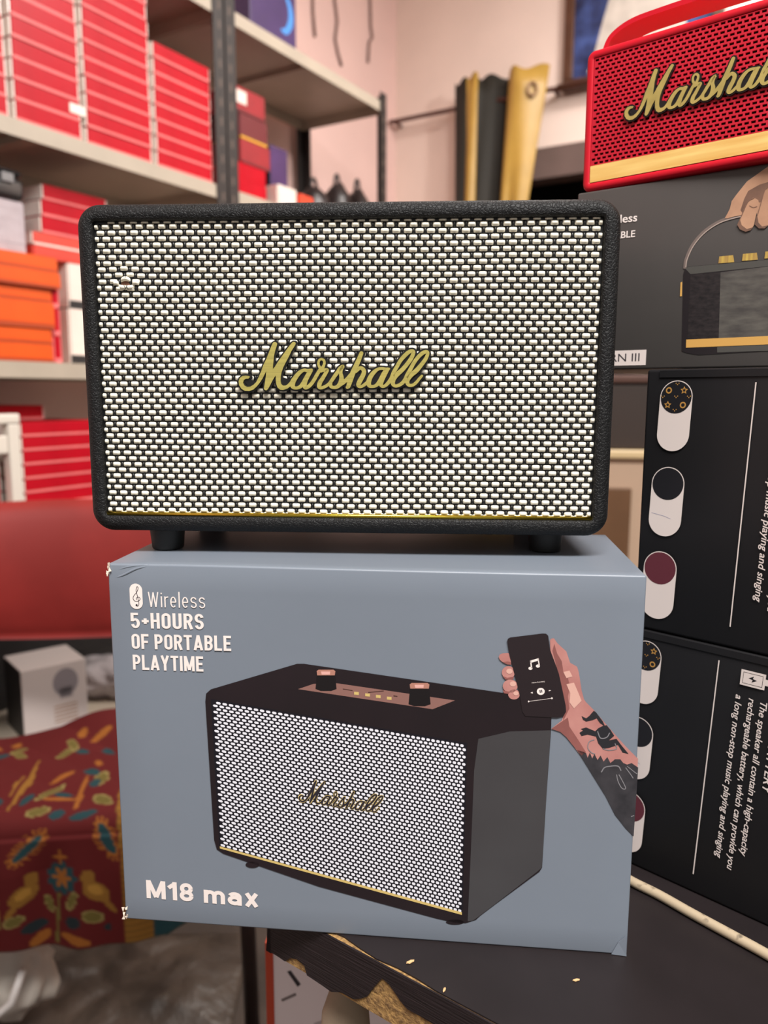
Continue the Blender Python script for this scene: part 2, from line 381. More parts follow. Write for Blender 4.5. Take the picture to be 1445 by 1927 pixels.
def stack(px0, px1, pyb, shelf, h, n, where, grp, y0=0.012, depth=0.3, jit=0.003, mb=None, ms=None, sticker=None):
    x0 = RK.fp(px0, pyb)[0]; x1 = RK.fp(px1, pyb)[0]; x0 = max(x0, -1.10); z = LV[shelf] + 0.0008
    for i in range(n):
        j = random.uniform(-jit, jit); dy = random.uniform(0, jit)
        nm = ORD[i] + ' up' if i else 'lowest'
        carton('red_box', x0 + 0.007 + min(j, 0.0), x1 - 0.007 + min(j, 0.0), y0 + dy, y0 + dy + depth, z, z + h - 0.0004, 'red wrapped box, %s in %s' % (nm, where), 'box', mb or m_red, ms or m_pink, m_wht, grp,
               label_print=sticker if (sticker and i == 1) else None)
        z += h
H4 = (RK.fp(400, 128)[1] - LV['upper']) / 8
stack(300, 411, 330, 'upper', H4, 8, 'the short stack against the black post', 'red boxes stacked on the upper shelf')
stack(168, 298, 290, 'upper', H4, 12, 'the tall stack second from the black post', 'red boxes stacked on the upper shelf')
stack(32, 166, 240, 'upper', H4 * 1.12, 10, 'the tall stack third from the black post', 'red boxes stacked on the upper shelf', sticker=(0.055, 0.10))
stack(-110, 28, 180, 'upper', H4 * 1.05, 10, 'the tall stack at the left picture edge', 'red boxes stacked on the upper shelf')

def pile(items, shelf, label_fn, group, name='box', yfront=0.02):
    """items: (px0, px1, y0, depth, ytop_px, materials)"""
    z = LV[shelf] + 0.0008
    for i, it in enumerate(items):
        px0, px1, y0, dp, pyt, mb, ms, me = it
        fy = RK if y0 < 0.05 else Face(RK.o + RK.n * y0, RK.yaw)
        x0 = fy.fp(px0, pyt)[0]; x1 = fy.fp(px1, pyt)[0]; zt = fy.fp((px0 + px1) / 2, pyt)[1]
        carton(name, x0, x1, y0, y0 + dp, z, max(zt, z + 0.015) - 0.001, label_fn(i), 'box', mb, ms, me, group); z = max(zt, z + 0.015)
    return z
# middle shelf, left: orange stack with a grey wrapped box and a black case on it
O = (m_org, m_orgd, m_org)
pile([(-60, 106, 0.012, 0.28, 643) + O, (-60, 105, 0.015, 0.28, 612) + O, (-60, 108, 0.012, 0.28, 560) + O, (-60, 105, 0.016, 0.28, 532) + O, (-60, 116, 0.006, 0.29, 500) + O, (-60, 112, 0.010, 0.28, 470) + O],
     'middle', lambda i: 'orange carton, %s in the orange stack on the middle shelf' % (ORD[i] + ' up' if i else 'lowest'), 'orange cartons on the middle shelf', 'orange_carton')
for i_, (pa, pb) in enumerate(((668, 612), (610, 556), (554, 508))):
    xa_, xb_ = RK.fp(111, 640)[0], RK.fp(127, 640)[0]; z0_ = LV['middle'] + 0.0008 + i_ * 0.062
    carton('red_box', xa_, xb_, 0.02, 0.06, z0_, z0_ + 0.0612, 'narrow pinkish-red wrapped box, %s of three beside the orange stack' % ('bottom', 'middle', 'top')[i_], 'box', m_red, m_pink, m_pink, 'narrow red boxes beside the orange stack')
xo0 = RK.fp(-60, 470)[0]; xo1 = RK.fp(66, 470)[0]; zo = RK.fp(26, 470)[1]; zo2 = RK.fp(30, 372)[1]
m_lil = mat('lilac grey wrapped card', (176, 164, 170), 0.35, coat=0.6, bump=0.5, bscale=25, bdist=0.006, var=0.08, vscale=15)
carton('wrapped_carton', xo0, xo1, 0.03, 0.28, zo + 0.001, zo2, 'lilac-grey plastic-wrapped carton on top of the orange stack', 'box', m_lil, m_lil, m_lil)
t = thing('black_case', RK.o + RK.t * (xo0 + 0.16) + RK.n * 0.16 + Vector((0, 0, zo2 + 0.001)), RK.yaw, 'black glossy case just under the upper shelf, on the lilac-grey carton', 'case')
hcase = min(RK.fp(30, 312)[1], LV['upper'] - 0.04) - zo2 - 0.002
m_case = mat('black case plastic', (36, 36, 38), 0.25, spec=0.6)
wc = xo1 - xo0 - 0.16
box('body', -0.16, wc, -0.14, 0.13, 0, hcase * 0.7, m_case, t, 0.012, 3, True); box('lid', -0.158, wc - 0.002, -0.138, 0.128, hcase * 0.72, hcase, m_case, t, 0.01, 3, True)
box('latch', wc - 0.06, wc - 0.03, -0.146, -0.1402, hcase * 0.5, hcase * 0.8, mat('grey latch', (120, 118, 120), 0.3), t, 0.002)
# middle shelf, behind: white cartons, red-orange and red boxes
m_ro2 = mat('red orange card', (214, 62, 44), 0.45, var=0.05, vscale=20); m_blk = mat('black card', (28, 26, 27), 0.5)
WH = (m_wht, m_blk, m_wht)
pile([(128, 240, 0.10, 0.22, 585) + WH, (126, 240, 0.10, 0.22, 503) + WH, (62, 210, 0.10, 0.22, 472, m_ro2, m_ro2, m_ro2), (60, 200, 0.10, 0.22, 447, m_ro2, m_wht, m_wht),
      (76, 200, 0.10, 0.22, 418, m_red, m_pink, m_wht), (76, 200, 0.10, 0.22, 388, m_red, m_pink, m_wht), (79, 200, 0.10, 0.22, 360, m_red, m_pink, m_wht)],
     'middle', lambda i: ['white carton with a black base on the middle shelf behind the orange stack', 'white carton with black band under the red-orange boxes', 'red-orange box, lower of two behind the orange stack', 'red-orange box with white end, upper of two behind the orange stack',
                          'red wrapped box, lowest of three under the upper shelf edge', 'red wrapped box, middle of three under the upper shelf edge', 'red wrapped box, top of three under the upper shelf edge'][i], None, 'carton')
# low shelf
x5 = RK.fp(58, 952)[0]; x6 = RK.fp(230, 952)[0]
h5 = (RK.fp(110, 794)[1] - LV['low']) / 6; z = LV['low'] + 0.0008
for i in range(6):
    carton('red_box', x5, x6, 0.02, 0.30, z, z + h5 - 0.001, 'dark red box, %s in the low-shelf stack beside the speaker' % (ORD[i] + ' up' if i else 'lowest'), 'box', red_mat('deep red card', (178, 10, 30)), m_pink, m_wht, 'red boxes stacked on the low shelf'); z += h5
x7 = max(RK.fp(-60, 952)[0], -1.10); x8 = RK.fp(44, 952)[0]; z = LV['low'] + 0.0008; h6 = (RK.fp(20, 832)[1] - LV['low']) / 4
for i in range(4):
    carton('red_box', x7, x8 - 0.02, 0.045, 0.30, z, z + h6 - 0.001, 'dark red box, %s behind the white stand on the low shelf' % (ORD[i] + ' up' if i else 'lowest'), 'box', MC['deep red card'], m_pink, m_wht, 'red boxes behind the white stand'); z += h6
xr0 = RK.fp(5, 780)[0]; xr1 = RK.fp(131, 780)[0]
zt6 = LV['low'] + 6 * h5 + 0.003
carton('red_box', x5 + 0.01, xr1 + 0.02, 0.12, 0.32, zt6, zt6 + 0.034, 'thin red box lying on top of the low-shelf red stack', 'box', MC['deep red card'], m_pink, m_wht)
# white frame standing in front of the low-shelf boxes
m_wf = mat('white painted metal', (218, 210, 198), 0.4)
t = thing('white_stand', RK.o + RK.t * x8 + RK.n * 0.0 + Vector((0, 0, LV['low'] + 0.001)), RK.yaw, 'white painted metal stand before the low-shelf red boxes at the left edge', 'stand')
zf = RK.fp(30, 790)[1] - LV['low']
box('upright', -0.018, 0.010, 0.010, 0.034, 0, zf - 0.0105, m_wf, t, 0.003); box('upright', -0.20, -0.175, 0.010, 0.034, 0, zf - 0.0105, m_wf, t, 0.003)
box('rail', -0.21, 0.012, 0.008, 0.036, zf - 0.01, zf + 0.012, m_wf, t, 0.004); box('rail', -0.174, -0.0185, 0.012, 0.030, zf - 0.075, zf - 0.035, m_wf, t, 0.003)

# bottom shelf: carton with black and white sides, plastic bag
pc = at_z(42, 1402, LV['bottom']) ; q = RK.fp(42, 1398)
t = thing('printed_carton', RK.o + RK.t * (q[0] + 0.03) + RK.n * 0.035 + Vector((0, 0, LV['bottom'] + 0.001)), -R(40), 'carton with a white printed side and a black side on the bottom shelf', 'box')
hc = RK.fp(80, 1262)[1] - LV['bottom']
m_wp = mat('dull white card', (196, 184, 180), 0.6)
box('body', 0.0, 0.15, 0.0, 0.14, 0, hc, m_wp, t, 0.002)
box('black_side', -0.0016, -0.0004, 0.002, 0.138, 0.002, hc - 0.002, m_blk, t)
prt('bulb_print', [ell(0.10, hc * 0.72, 0.03, 0.035, 20), [(0.085, hc * 0.5), (0.115, hc * 0.5), (0.115, hc * 0.65), (0.085, hc * 0.65)]], mat('grey print', (132, 124, 128), 0.6), t, 2)
prt('line_print', [[(0.07, hc * (0.16 + k * 0.055)), (0.125, hc * (0.16 + k * 0.055)), (0.125, hc * (0.18 + k * 0.055)), (0.07, hc * (0.18 + k * 0.055))] for k in range(5)], mat('brown print', (150, 112, 84), 0.6), t, 2)
carton('added_shade_box', max(-1.09, q[0] - 0.55), min(-0.04, q[0] + 0.60), 0.255, 0.375, LV['bottom'] + 0.001, LV['low'] - 0.06, 'wide black box added to darken the back of the bottom rack shelf', 'box', m_blk, m_blk, m_blk)  # made-up box, stands in for the shade at the back of the shelf
def blob(name, loc, sx, sy, sz, m, seed, amp=0.25, label=None, cat=None, parent=None, sub=4, fr=2.4):
    bm = bmesh.new(); bmesh.ops.create_icosphere(bm, subdivisions=sub, radius=1.0)
    from mathutils import noise
    for v in bm.verts:
        n = v.co.normalized(); k = 1 + amp * noise.noise(n * fr + Vector((seed, 0, 0))) + amp * 0.5 * noise.noise(n * fr * 2.7 + Vector((0, seed, 0)))
        v.co = Vector((n.x * sx * k, n.y * sy * k, n.z * sz * k))
        if v.co.z < -sz * 0.75: v.co.z = -sz * 0.75
    o = bobj(name, bm, m, parent, True); o.location = Vector(loc) + Vector((0, 0, sz * 0.75))
    if label: tag(o, label, cat)
    return o
m_bag = mat('white plastic film', (176, 168, 170), 0.25, spec=0.5, coat=0.4, bump=0.6, bscale=30, bdist=0.01)
q2 = RK.fp(165, 1380)
blob('plastic_bag', RK.o + RK.t * (q2[0] + 0.17) + RK.n * 0.115 + Vector((0, 0, LV['bottom'] + 0.002)), 0.12, 0.075, 0.055, m_bag, 3.1, 0.35, 'crumpled white plastic bag on the bottom shelf behind the chair', 'bag')

# right bay, upper shelf
m_dr = mat('dark red card', (150, 24, 34), 0.45, var=0.1, vscale=20); m_dr2 = mat('maroon card', (104, 22, 30), 0.45); m_pur = mat('purple card', (72, 44, 96), 0.4, var=0.2, vscale=12); m_navy = mat('black navy card', (40, 36, 52), 0.4)
RZ = LV['upper'] + 0.0008
def item(px0, px1, y0, dp, zb, pyt, label, mb, ms=None, me=None, nm='carton', stick=None):
    fy = Face(RK.o + RK.n * y0, RK.yaw); x0 = fy.fp(px0, pyt)[0]; x1 = fy.fp(px1, pyt)[0]; z1 = fy.fp((px0 + px1) / 2, pyt)[1]
    carton(nm, x0, x1, y0, y0 + dp, zb, z1, label, 'box', mb, ms or mb, me or mb, seam=0.1, label_print=stick); return z1 + 0.001
z1 = item(448, 502, 0.04, 0.20, RZ, 345, 'bright red flat box at the bottom of the dark red pile by the post', m_red, m_pink)
z1 = item(446, 500, 0.05, 0.20, z1, 312, 'bright red box second from the bottom of the dark red pile', m_red, m_red)
z1 = item(452, 508, 0.05, 0.20, z1, 270, 'maroon box in the middle of the dark red pile', m_dr, m_dr2)
z1 = item(450, 503, 0.05, 0.20, z1, 222, 'maroon box with a yellow corner, below the topmost of the dark red pile', m_dr2, mat('yellow card', (214, 158, 40), 0.5))
z1 = item(444, 498, 0.05, 0.20, z1, 172, 'red box with white label, topmost of the dark red pile beside the post', m_dr, m_dr2, None, 'carton', (-0.07, -0.02))
z1 = item(507, 541, 0.10, 0.16, RZ, 278, 'tall purple and black box beside the dark red pile', m_pur, m_navy, m_navy)
z1 = item(522, 558, 0.012, 0.05, RZ, 352, 'small pale box in front of the purple box', m_wht)
z1 = item(562, 590, 0.025, 0.06, RZ, 368, 'flat orange-red box lying between the pale box and the headphones', mat('vermilion card', (220, 70, 40), 0.5))
m_hp = mat('black glossy nylon', (44, 36, 36), 0.35, spec=0.5, bump=0.5, bscale=60, bdist=0.006)
for px, py, w_, sd, lb in ((590, 336, 0.062, 1.3, 'left of three'), (634, 329, 0.055, 4.7, 'middle of three'), (672, 338, 0.055, 7.9, 'right of three')):
    fy = Face(RK.o + RK.n * 0.17, RK.yaw); q_ = fy.fp(px, py); hh = max(0.10, q_[1] - RZ)
    t = thing('black_pouch', fy.o + fy.t * q_[0] + Vector((0, 0, RZ)), RK.yaw, 'rounded black pouch on the rack behind the speaker, ' + lb, 'pouch', 'black pouches on the upper rack shelf')
    blob('pouch_body', (0, 0, 0), w_, 0.06, hh / 1.75 * 0.86, m_hp, sd, 0.12, parent=t, sub=3)
    tube('carry_loop', [(w_ * 0.3 * math.cos(a_), 0, hh * 0.80 + hh * 0.2 * math.sin(a_)) for a_ in [PI * k / 8 for k in range(9)]], 0.006, m_hp, t, 8)
# purple box on the very top shelf
fy = Face(RK.o + RK.n * 0.02, RK.yaw); xa_ = fy.fp(470, 20)[0]; xb_ = fy.fp(557, 60)[0]
t = thing('purple_box', fy.o + fy.t * xa_ + Vector((0, 0, LV['top'] + 0.001)), RK.yaw, 'purple box with a blue swirl on the top shelf', 'box')
wb = xb_ - xa_
box('body', 0, wb, 0, 0.2, 0, 0.36, mat('violet card', (64, 44, 92), 0.4, var=0.15, vscale=9), t, 0.002)
P = catmull([(wb * 0.72, 0.16), (wb * 0.86, 0.12), (wb * 0.88, 0.08), (wb * 0.78, 0.045), (wb * 0.66, 0.04)], 6)
prt('swirl_print', ribbon_quads(P, [0.004 + 0.008 * math.sin(PI * i / (len(P) - 1)) for i in range(len(P))]), mat('sky blue print', (70, 140, 214), 0.4), t, 3)

# ================================================================== RED CHAIR WITH CLOTH
CHY = -R(7)
CH = Face((-0.52, 1.06, 0), CHY)
chair = thing('chair', CH.o, CH.yaw, 'chair with a dull red curved backrest, its seat under a patterned cloth', 'chair')
m_chr = mat('dull red plastic', (148, 46, 42), 0.55, spec=0.35, var=0.15, vscale=6)
m_chm = mat('dark chair metal', (52, 40, 38), 0.4, 0.6)
SZ = 0.44
box('seat', -0.31, 0.26, 0.0, 0.262, SZ - 0.05, SZ, m_chr, chair, 0.02, 3, True)
# curved backrest: shell, concave to the sitter, with a rounded rim
zb0, zb1 = 0.545, 0.832
V = []; Fc = []; NX, NZ = 28, 14
for side in (0, 1):
    for j in range(NZ + 1):
        for i in range(NX + 1):
            u = i / NX * 2 - 1; v = j / NZ
            lowz = zb0 + 0.03 * u * u + 0.0; z_ = lowz + (zb1 - 0.012 * u * u - lowz) * v
            bulge = 0.035 * math.sin(PI * v) ** 0.6
            y_ = 0.43 + 0.07 * (1 - u * u) - (bulge if side == 0 else -0.006 * math.sin(PI * v))
            V.append((u * 0.33 - 0.02, y_, z_))
M_ = (NX + 1) * (NZ + 1)
for j in range(NZ):
    for i in range(NX):
        a_ = j * (NX + 1) + i; Fc.append((a_, a_ + 1, a_ + NX + 2, a_ + NX + 1)); Fc.append((M_ + a_, M_ + a_ + NX + 1, M_ + a_ + NX + 2, M_ + a_ + 1))
for i in range(NX):
    Fc.append((i, M_ + i, M_ + i + 1, i + 1)); k = NZ * (NX + 1); Fc.append((k + i, k + i + 1, M_ + k + i + 1, M_ + k + i))
for j in range(NZ):
    k = j * (NX + 1); Fc.append((k, k + NX + 1, M_ + k + NX + 1, M_ + k)); k += NX; Fc.append((k, M_ + k, M_ + k + NX + 1, k + NX + 1))
obj('backrest', V, Fc, m_chr, chair, True)
for x in (-0.27, 0.23):
    tube('upright', [(x, 0.40, SZ - 0.03), (x, 0.435, 0.50), (x, 0.472, 0.60), (x, 0.475, 0.72)], 0.012, m_chm, chair, 10)
for x, y in ((-0.29, 0.03), (0.315, 0.05), (-0.27, 0.39), (0.24, 0.39)):
    tube('leg', [(x * 0.98, y, SZ - 0.045), (x, y + (0.0 if y < 0.2 else 0.05), 0.0)], 0.0125, m_chm, chair, 10)
for x in (-0.27, 0.23): tube('side_rail', [(x, 0.20, SZ - 0.058), (x, 0.40, SZ - 0.03)], 0.010, m_chm, chair, 8)
tube('crossbar', [(-0.29, 0.03, SZ - 0.06), (0.315, 0.05, SZ - 0.06)], 0.010, m_chm, chair, 8)
# patterned cloth over the seat, colours printed as vertex colours of the weave
NU, NV = 190, 250
def cloth_color(u, v):
    """u 0..1 across, v 0..1 from the back of the seat to the hem"""
    base = np.array([112, 26, 26.]); c = base.copy()
    X_, Y_ = u, v          # design units
    if X_ < -20: X_ = (-X_) % 560
    def inel(cx, cy, rx, ry, rot=0):
        dx, dy = X_ - cx, Y_ - cy; cr, sr = math.cos(rot), math.sin(rot); return ((dx * cr + dy * sr) / rx) ** 2 + ((-dx * sr + dy * cr) / ry) ** 2
    och, teal, dteal, oli, gold = np.array([186, 110, 40.]), np.array([38, 78, 84.]), np.array([40, 52, 56.]), np.array([128, 112, 52.]), np.array([176, 122, 46.])
    edge = 600 - max(0, (1150 - Y_)) * 0.16
    if X_ > edge + 145 + 232: c = och
    elif X_ > edge + 145: c = teal if inel(850, 1430, 26, 34) > 1 and inel(565 + 250, 600, 40, 50) > 1 else (np.array([150, 40, 36.]))
    elif X_ > edge: c = gold * (0.92 + 0.08 * math.sin(Y_ * 0.2))
    if 0 <= X_ < 46 - abs(Y_ - 800) * 0.3: c = gold
    if X_ < edge - 6:
        for (cx, cy, rx, ry, ro, col, ring) in ((130, 1100, 88, 20, -0.62, teal, 1), (530, 1080, 75, 26, 1.0, teal, 1)):
            e = inel(cx, cy, rx, ry, ro); e2 = inel(cx, cy, rx + 34, ry + 30, ro)
            a = math.atan2(Y_ - cy, X_ - cx)
            if e < 1: c = col
            elif e < 1.5: c = och
            elif e2 < 1 and math.sin(a * 26) > 0.1: c = och
        a = math.atan2(Y_ - 1255, X_ - 290); r = math.hypot(X_ - 290, Y_ - 1255)
        if r < 76 + 9 * math.cos(a * 9): c = teal
        if r < 40 + 16 * math.cos(a * 6): c = och
        for bx, s in ((95, -1), (465, 1)):
            if inel(bx, 1320, 76, 42, s * 0.5) < 1 or inel(bx - s * 40, 1248, 34, 34) < 1 or inel(bx + s * 62, 1390, 52, 14, s * 0.8) < 1: c = gold * 0.95
            if inel(bx - s * 2, 1312, 42, 22, s * 0.5) < 1: c = np.array([206, 150, 62.])
        if abs(X_ - 265 + (Y_ - 1380) * 0.1) < 9 and 1335 < Y_ < 1575: c = oli
        for (cx, cy, rx, ry, ro) in ((215, 1385, 22, 46, -0.4), (340, 1360, 22, 52, 0.5), (40, 1440, 55, 26, -0.3), (440, 1440, 58, 30, 0.25), (165, 945, 62, 24, -0.2), (180, 850, 70, 18, -0.6), (160, 600, 40, 16, 0.4), (130, 632, 45, 16, -0.3), (415, 790, 40, 46, 0.2), (480, 900, 60, 20, 0.3)):
            e = inel(cx, cy, rx, ry, ro)
            if e < 1: c = oli if e < 0.65 else np.array([176, 156, 92.])
        for (cx, cy, rx, ry, ro) in ((135, 1485, 66, 28, -0.2), (340, 1465, 40, 30, 0), (515, 1500, 18, 18, 0), (75, 880, 35, 18, -0.5), (265, 965, 40, 22, -0.3), (235, 630, 42, 12, 0.1), (400, 815, 30, 24, 0), (255, 865, 50, 14, 0.1), (400, 975, 70, 18, -0.2), (385, 630, 40, 14, 0.2), (345, 745, 50, 20, 0.2)):
            if inel(cx, cy, rx, ry, ro) < 1: c = dteal if cy > 1400 else teal
        for (cx, cy, rx, ry, ro) in ((160, 1548, 62, 26, -0.5), (350, 1548, 80, 22, 0.25), (290, 1150, 40, 9, 0), (290, 1150, 9, 36, 0), (345, 860, 14, 90, -0.1), (200, 770, 60, 14, -0.5), (250, 890, 90, 9, 0.05), (320, 575, 60, 12, -0.3), (360, 700, 26, 12, 0.4), (200, 560, 30, 18, 0)):
            if inel(cx, cy, rx, ry, ro) < 1: c = och
    if v > 1580: c = c * 0.7 + np.array([120, 100, 70.]) * 0.3
    return c
V = []; Fc = []; CLR = []
frontL = 0.215
for j in range(NV + 1):
    v = j / NV
    for i in range(NU + 1):
        u = i / NU; x = -0.335 + u * 0.61
        sarc = v * (0.245 + frontL)      # arc length from the back of the seat
        tl = 0.245
        fold_ = 0.006 * math.sin(x * 38 + v * 4) + 0.004 * math.sin(x * 77 + 2)
        if sarc < tl:
            y = tl - sarc; z_ = SZ + 0.005 + abs(0.004 * math.sin(x * 30 + y * 40)) + (0.05 * max(0, (y - 0.17)) / 0.08 * (0.5 + 0.5 * math.sin(x * 16)))
        else:
            k = sarc - tl; r_ = 0.03
            if k < r_ * PI / 2: a_ = k / r_; y = -r_ * math.sin(a_) + 0.0; z_ = SZ + 0.006 - r_ * (1 - math.cos(a_))
            else: y = -r_ - fold_ * min(1, (k - r_ * PI / 2) / 0.05) - 0.006; z_ = SZ + 0.006 - r_ - (k - r_ * PI / 2)
        if x > 0.20 and sarc >= tl + 0.04: z_ += (x - 0.20) * 0.9
        V.append((x, y, z_)); CLR.append(0.68 * cloth_color((x + 0.022) / 0.297 * 1090, (500 + sarc / tl * 414) if sarc < tl else 914 + (sarc - tl) / frontL * 676))
for j in range(NV):
    for i in range(NU): a_ = j * (NU + 1) + i; Fc.append((a_, a_ + NU + 1, a_ + NU + 2, a_ + 1))
m_cl = bpy.data.materials.new('printed cotton'); m_cl.use_nodes = True; nt = m_cl.node_tree
at = nt.nodes.new('ShaderNodeAttribute'); at.attribute_name = 'print'; nt.links.new(at.outputs['Color'], nt.nodes['Principled BSDF'].inputs['Base Color'])
nt.nodes['Principled BSDF'].inputs['Roughness'].default_value = 0.85; nt.nodes['Principled BSDF'].inputs['Specular IOR Level'].default_value = 0.2
cl = obj('patterned_cloth', V, Fc, m_cl, None, True); cl.location = CH.o; cl.rotation_euler = (0, 0, -CH.yaw)
ca = cl.data.color_attributes.new('print', 'FLOAT_COLOR', 'POINT')
arr = np.array(CLR) / 255.0; arr = np.where(arr <= 0.04045, arr / 12.92, ((arr + 0.055) / 1.055) ** 2.4); full = np.ones((len(arr), 4), np.float32); full[:, :3] = arr
ca.data.foreach_set('color', full.ravel())
md = cl.modifiers.new('thickness', 'SOLIDIFY'); md.thickness = 0.0015; md.offset = 1
tag(cl, 'maroon cloth printed with birds and flowers, draped over the chair seat', 'cloth')
# floor clutter under and behind the chair
m_sheet = mat('dirty plastic sheet', (66, 56, 48), 0.5, var=0.35, vscale=12, coat=0.08, bump=0.6, bscale=16, bdist=0.02)
NS = 60; V = []; Fc = []
from mathutils import noise as mnoise
for j in range(NS + 1):
    for i in range(NS + 1):
        x = -0.95 + 0.70 * i / NS; y = 1.15 + 0.24 * j / NS; edge = min(i, j, NS - i, NS - j) / 10.0
        h = 0.002 + min(1, edge) * (0.05 * max(0, mnoise.noise(Vector((x * 5, y * 5, 0.3))) + 0.25) + 0.02 * abs(mnoise.noise(Vector((x * 18, y * 18, 2.3)))))
        V.append((x, y, h))
for j in range(NS):
    for i in range(NS): a_ = j * (NS + 1) + i; Fc.append((a_, a_ + 1, a_ + NS + 2, a_ + NS + 1))
o = obj('plastic_sheet', V, Fc, m_sheet, None, True); tag(o, 'crumpled dirty plastic sheet on the floor under the chair', 'sheet'); o.modifiers.new('t', 'SOLIDIFY').thickness = 0.001
p = at_z(22, 1815, 0.17)
bagm = mat('off-white bag paper', (188, 180, 170), 0.6, bump=0.4, bscale=30, bdist=0.004)
t = thing('white_bag', (p.x - 0.06, p.y + 0.06, 0.052), 0.2, 'white carrier bag with a stiff handle on the floor under the chair', 'bag')
b_ = blob('bag_body', (0, 0, 0.0), 0.10, 0.06, 0.085, bagm, 8.2, 0.2, parent=t)
tube('handle', [(0.0, -0.06, 0.10), (0.005, -0.075, 0.05), (0.055, -0.075, 0.045), (0.085, -0.07, 0.075), (0.092, -0.05, 0.115)], 0.006, mat('white strap', (206, 200, 196), 0.5), t, 8)

# ================================================================== CABINET seen through the gap on the right
CB = Face(at_y(1150, 700, 1.9) * 1.0, R(10)); CB.o.z = 0
t = thing('cabinet', CB.o, CB.yaw, 'beige cabinet with dark drawer and brown door panel behind the black boxes', 'cabinet')
def cbz(py): return CB.fp(1180, py)[1]
m_bei = mat('beige cabinet paint', (206, 176, 150), 0.6); m_brn = mat('brown panel', (116, 82, 54), 0.5, var=0.1, vscale=10); m_dk = mat('dark brown drawer', (62, 50, 44), 0.5)
zA, zB, zC = cbz(706), cbz(849), cbz(862)
box('body', -0.5, 0.4, 0, 0.4, 0, zB, m_bei, t, 0.004)
box('ledge', -0.52, 0.42, -0.02, 0.4, zC, zB + 0.004, mat('cream ledge', (232, 206, 158), 0.35), t, 0.004)
box('drawer', -0.48, 0.38, -0.005, 0.38, zB + 0.005, zA - 0.02, m_dk, t, 0.004); box('top_board', -0.5, 0.4, -0.015, 0.4, zA - 0.018, zA, mat('red brown board', (96, 66, 56), 0.45), t, 0.003)
box('door_panel', -0.32, CB.fp(1186, 950)[0], -0.012, -0.0005, 0.1, cbz(918), m_brn, t, 0.003)

# ================================================================== TABLE
ZT = CZ - 0.2835
ea = at_z(605, 1752, ZT); eb = at_z(930, 1927, ZT); TE = Face((ea.x, ea.y, 0), math.atan2(-(eb.y - ea.y), (eb.x - ea.x)))
# local frame of the table: x along the chipped edge towards the viewer, y into the table top
m_lam = mat('dark brown laminate', (31, 25, 26), 0.5, spec=0.35, var=0.12, vscale=30, bump=0.06, bscale=60, bdist=0.001)
m_core = mat('chipboard', (178, 140, 84), 0.85, col2=(112, 84, 52), vscale=420, bump=0.9, bscale=420, bdist=0.0012)
m_band = mat('wood grain edge band', (24, 18, 20), 0.5, spec=0.45, bump=0.7, bscale=120, bdist=0.0008, stretch=(0.4, 1, 9), col2=(40, 32, 34), vscale=60)
TS = 0.032
table = thing('table', (TE.o.x, TE.o.y, 0), TE.yaw, 'dark brown laminate table with a chipped chipboard edge', 'table')
x0t, x1t, dt = -0.0488, 1.15, 1.2
def rounded_outline(x0, x1, y0, y1, r, ins=0.0):
    P = []
    for (cx_, cy_, a0) in ((x0 + r, y0 + r, PI), (x1 - r, y0 + r, 1.5 * PI), (x1 - r, y1 - r, 0), (x0 + r, y1 - r, 0.5 * PI)):
        for k in range(7): a_ = a0 + k * PI / 12; P.append((cx_ + (r - ins) * math.cos(a_), cy_ + (r - ins) * math.sin(a_)))
    return P
def prism(name, P, z0, z1, m, parent, smooth=False):
    n = len(P); V = [(p[0], p[1], z0) for p in P] + [(p[0], p[1], z1) for p in P]
    Fc = [tuple(reversed(range(n))), tuple(range(n, 2 * n))] + [(i, (i + 1) % n, n + (i + 1) % n, n + i) for i in range(n)]
    return obj(name, V, Fc, m, parent, smooth)
prism('core_board', rounded_outline(x0t + 0.0012, x1t, 0.0012, dt, 0.012), ZT - TS, ZT - 0.0009, m_core, table)
lp = rounded_outline(x0t + 0.0008, x1t, 0.0012, dt, 0.012)
# the laminate has flaked off in a strip along the top edge
worn = []
for p in lp:
    worn.append(p)
fl = [(0.0 + i * 0.012, 0.0012 + max(0.0, 0.0016 + 0.0012 * math.sin(i * 1.7) - 0.00006 * i * i)) for i in range(0, 40)]
lam_pts = [(x0t + 0.0128, 0.0012)] + fl + [(x1t, 0.0012), (x1t, dt), (x0t + 0.0008, dt), (x0t + 0.0008, 0.0132), (x0t + 0.004, 0.005)]
prism('laminate_sheet', lam_pts, ZT - 0.0008, ZT, m_lam, table)
# edge band: dark strip with pieces broken out along its lower rim (face coordinates s along, h below the top)
def ed(px, py):
    s, z_ = TE.fp(px, py); return (s, z_)
Zb = ZT - TS
def edz(L): return [ed(*p) for p in L]
cA = [(s, z_) for s, z_ in edz([(500, 1789), (517, 1797), (536, 1810), (545, 1803), (558, 1806), (572, 1818), (577, 1836), (592, 1846), (610, 1858), (622, 1867), (640, 1868), (650, 1873), (664, 1881), (678, 1880), (690, 1876), (700, 1862), (712, 1848), (719, 1842), (730, 1852), (742, 1868), (753, 1885), (766, 1900), (790, 1913), (812, 1926), (850, 1950)])]
band = [(x0t + 0.010, Zb + 0.0005)] + cA + [(0.16, Zb), (1.10, Zb), (1.10, ZT - 0.0009), (x0t + 0.010, ZT - 0.0009)]
V = [(p[0], 0.0002, p[1]) for p in band] + [(p[0], 0.00115, p[1]) for p in band]; n = len(band)
bm = bmesh.new(); vs = [bm.verts.new(v) for v in V]; bm.faces.new(vs[:n]); bm.faces.new(list(reversed(vs[n:])))
for i in range(n): bm.faces.new((vs[i], vs[(i + 1) % n], vs[n + (i + 1) % n], vs[n + i]))
bm.normal_update(); bmesh.ops.triangulate(bm, faces=[f for f in bm.faces if len(f.verts) > 4])
bobj('edge_band', bm, m_band, table)
